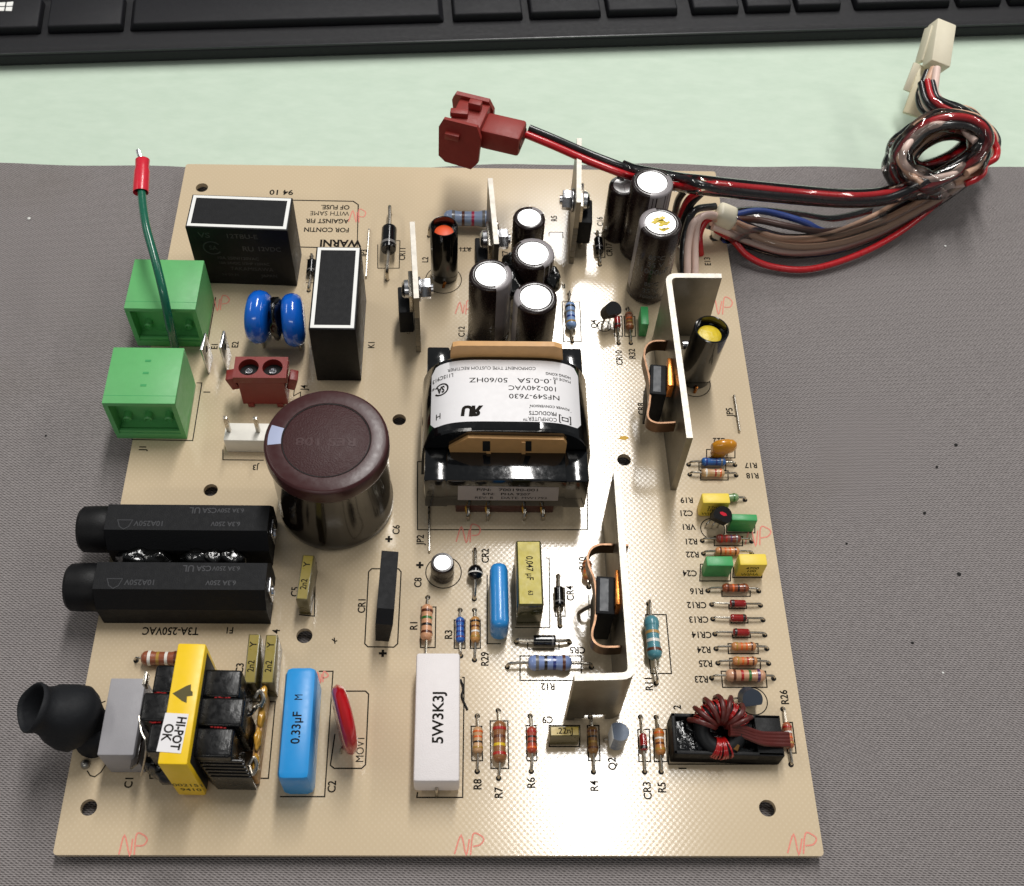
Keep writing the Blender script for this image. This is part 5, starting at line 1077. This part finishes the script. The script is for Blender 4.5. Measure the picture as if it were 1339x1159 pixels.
# nylon clamp through the board hole
ck = obj('cable_clamp', xf(box(2.6, 4.6, 10, .5), Matrix.Translation(U(934, 309, -.2)) @ Matrix.Rotation(-.28, 4, 'X') @ Matrix.Rotation(.42, 4, 'Y')), 'ivory', hn, label='ivory nylon clamp holding the harness to the board edge')
p = U(949, 283, 10); obj('clamp_head', xf(box(6.6, 7.0, 5.5, 1.5, 3, base=False), Matrix.Translation(p) @ Matrix.Rotation(-.2, 4, 'Z') @ Matrix.Rotation(.3, 4, 'Y')), 'ivory', ck)
# ivory connector leaning against the coil
c0, c1 = U(1204, 140, 10), U(1233, 36, 26); ax = (c1 - c0); L = ax.length
rm = Matrix.Translation(c0) @ ax.to_track_quat('Z', 'Y').to_matrix().to_4x4()
cn = empty('connector', None, None, hn); cn['label'] = 'ivory nylon connector housing standing up from the coiled harness'
def part_at(name, A, B, wx, wy, m_, roll=0., bev=.5):
    a, b = U(*A), U(*B); d = b - a
    R_ = d.to_track_quat('Z', 'Y').to_matrix().to_4x4()
    return obj(name, xf(box(wx, wy, d.length, bev), Matrix.Translation(a) @ R_ @ Matrix.Rotation(roll, 4, 'Z')), m_, cn)
part_at('housing', (1224, 88, 16), (1232, 33, 22), 7.6, 5.6, 'ivory', .35)
part_at('housing_flange', (1203, 82, 14), (1216, 36, 21), 1.6, 4.6, 'ivory', .35, .3)
part_at('cover', (1194, 152, 4), (1216, 90, 13), 7.6, 1.6, mat('ivory_shade', '#d9cfae', .45), .15, .3)
part_at('cover_side', (1187, 120, 8), (1201, 84, 14), 3.6, 1.2, 'ivory', .35, .3)
for i, (q, m_) in enumerate((([(1221, 90, 18), (1215, 104, 17), (1212, 118, 17), (1218, 133, 17), (1230, 141, 16), (1248, 148, 15)], 'wtan'), ([(1225, 90, 19), (1223, 106, 18.5), (1222, 120, 18), (1229, 132, 17), (1242, 140, 16)], 'wpink'), ([(1213, 94, 15), (1207, 110, 14), (1202, 126, 13), (1206, 142, 12), (1222, 150, 12), (1250, 152, 13)], 'wblack'))):
    obj('wire', tube(PX(q), 1.35, 10, 8), m_, hn)
obj('clear_sleeve', tube(PX([(1218, 137, 17), (1232, 144, 17), (1250, 150, 16), (1268, 162, 13), (1276, 176, 10)]), 3.6, 16, 8, False), 'clear', hn)

# ------------------------------------------------------------------ keyboard
kz = -5.0
A_, B_ = U(0, 91, kz), U(1339, 50, kz); e = (B_ - A_).normalized(); rz = math.atan2(e.y, e.x)
kb = empty('keyboard', 'black computer keyboard with low square keys at the back of the desk', 'keyboard', None, (A_.x, A_.y, kz), rz)
kb.location.z = 0.0
kh = 9.0; KW = 560; KD = 128
def kl(px, py, z):
    q = Matrix.Rotation(-rz, 3, 'Z') @ (U(px, py, z + kz) - Vector((A_.x, A_.y, kz))); return q
V, F = [], []
prof = [(2.5, .0), (.6, 1.2), (0, 3.0), (0, 5.2), (.7, 6.4), (2.0, 7.0), (3.0, 7.2), (KD - 3, 15.5), (KD, 14), (KD, .0)]
x0, x1 = -60.0, 480.0
n = len(prof)
V = [(x0, y, z) for y, z in prof] + [(x1, y, z) for y, z in prof]
F = [tuple(reversed(range(n))), tuple(range(n, 2 * n))] + [(i, n + i, n + (i + 1) % n, (i + 1) % n) for i in range(n)]
obj('case', (V, F), 'kbody', kb, smooth=25)
obj('edge_trim', box(x1 - x0 - 1, .9, .8, .2, c=((x0 + x1) / 2, .7, 5.6)), 'kedge', kb)
for k, xx in enumerate((-40, 100, 250, 400, 465)): obj('rubber_foot', lathe([(0, -.0), (4, 0), (4, .6), (0, .6)], 16), 'rubber', kb, (xx, 12, -.02))
def surf(y): return 7.2 + (y - 3) * (15.5 - 7.2) / (KD - 6)
tilt = math.atan2(15.5 - 7.2, KD - 6)
def key(xa, xb, yb_, depth=16.0, label=None):
    w_ = xb - xa
    g = box(w_, depth, 3.6, .9, 3, .0)
    V = [(x * (1 - .025 * (z > 1.8)), y * (1 - .05 * (z > 1.8)) , z) for x, y, z in g[0]]
    o = obj('key', (V, g[1]), 'kkey', kb, ((xa + xb) / 2, yb_ + depth / 2, surf(yb_ + depth / 2) - .4), 0, smooth=40, rot=(tilt, 0, 0), label=label)
    return o
zt_ = 8.0
rowkeys = [(-42, 54, 41.5), (63, 162, 41), (171, 581, 33), (592, 684, 25), (692, 786, 21.5), (793, 886, 18.5), (904, 966, 17), (974, 1034, 15), (1040, 1099, 13), (1116, 1242, 10), (1250, 1308, 6.5), (1317, 1376, 4)]
ykey = sum(kl((a + b) / 2, y + 2, zt_).y for a, b, y in rowkeys) / len(rowkeys)
xr_ = []
for i, (a, b, y) in enumerate(rowkeys):
    pa, pb = kl(a, y, zt_), kl(b, y, zt_); xr_.append((pa.x, pb.x))
    k = key(pa.x, pb.x, ykey, label='key printed with a four pane window symbol' if i == 0 else None)
    if i == 0:
        q0 = kl(8, 10, zt_ + 3); cx2 = q0.x - (pa.x + pb.x) / 2; cy2 = q0.y - (ykey + 8)
        for sx_ in (-1, 1):
            for sy_ in (-1, 1): obj('key_symbol', prism([(cx2 + sx_ * .25, cy2 + sy_ * .25), (cx2 + sx_ * 2.5, cy2 + sy_ * .25), (cx2 + sx_ * 2.5, cy2 + sy_ * (2.5 if sx_ > 0 else 2.2)), (cx2 + sx_ * .25, cy2 + sy_ * 2.3)], 3.6, 3.66), 'white', k, smooth=0)
base_ = xr_[0][1]
for r_ in range(1, 5):
    x = x0 + 6 + (r_ % 3) * 4
    while x < x1 - 22:
        w_ = 17.0 if random.random() > .06 else 26.0
        key(x, x + w_, ykey + 19.05 * r_); x += w_ + 2.05

# ------------------------------------------------------------------ keep the hierarchy to thing > part > sub-part
def depth(o):
    n = 0
    while o.parent is not None: o = o.parent; n += 1
    return n
for o in list(bpy.data.objects):
    while depth(o) > 2:
        p = o.parent; m_ = p.matrix_basis @ o.matrix_basis; o.parent = p.parent; o.matrix_basis = m_
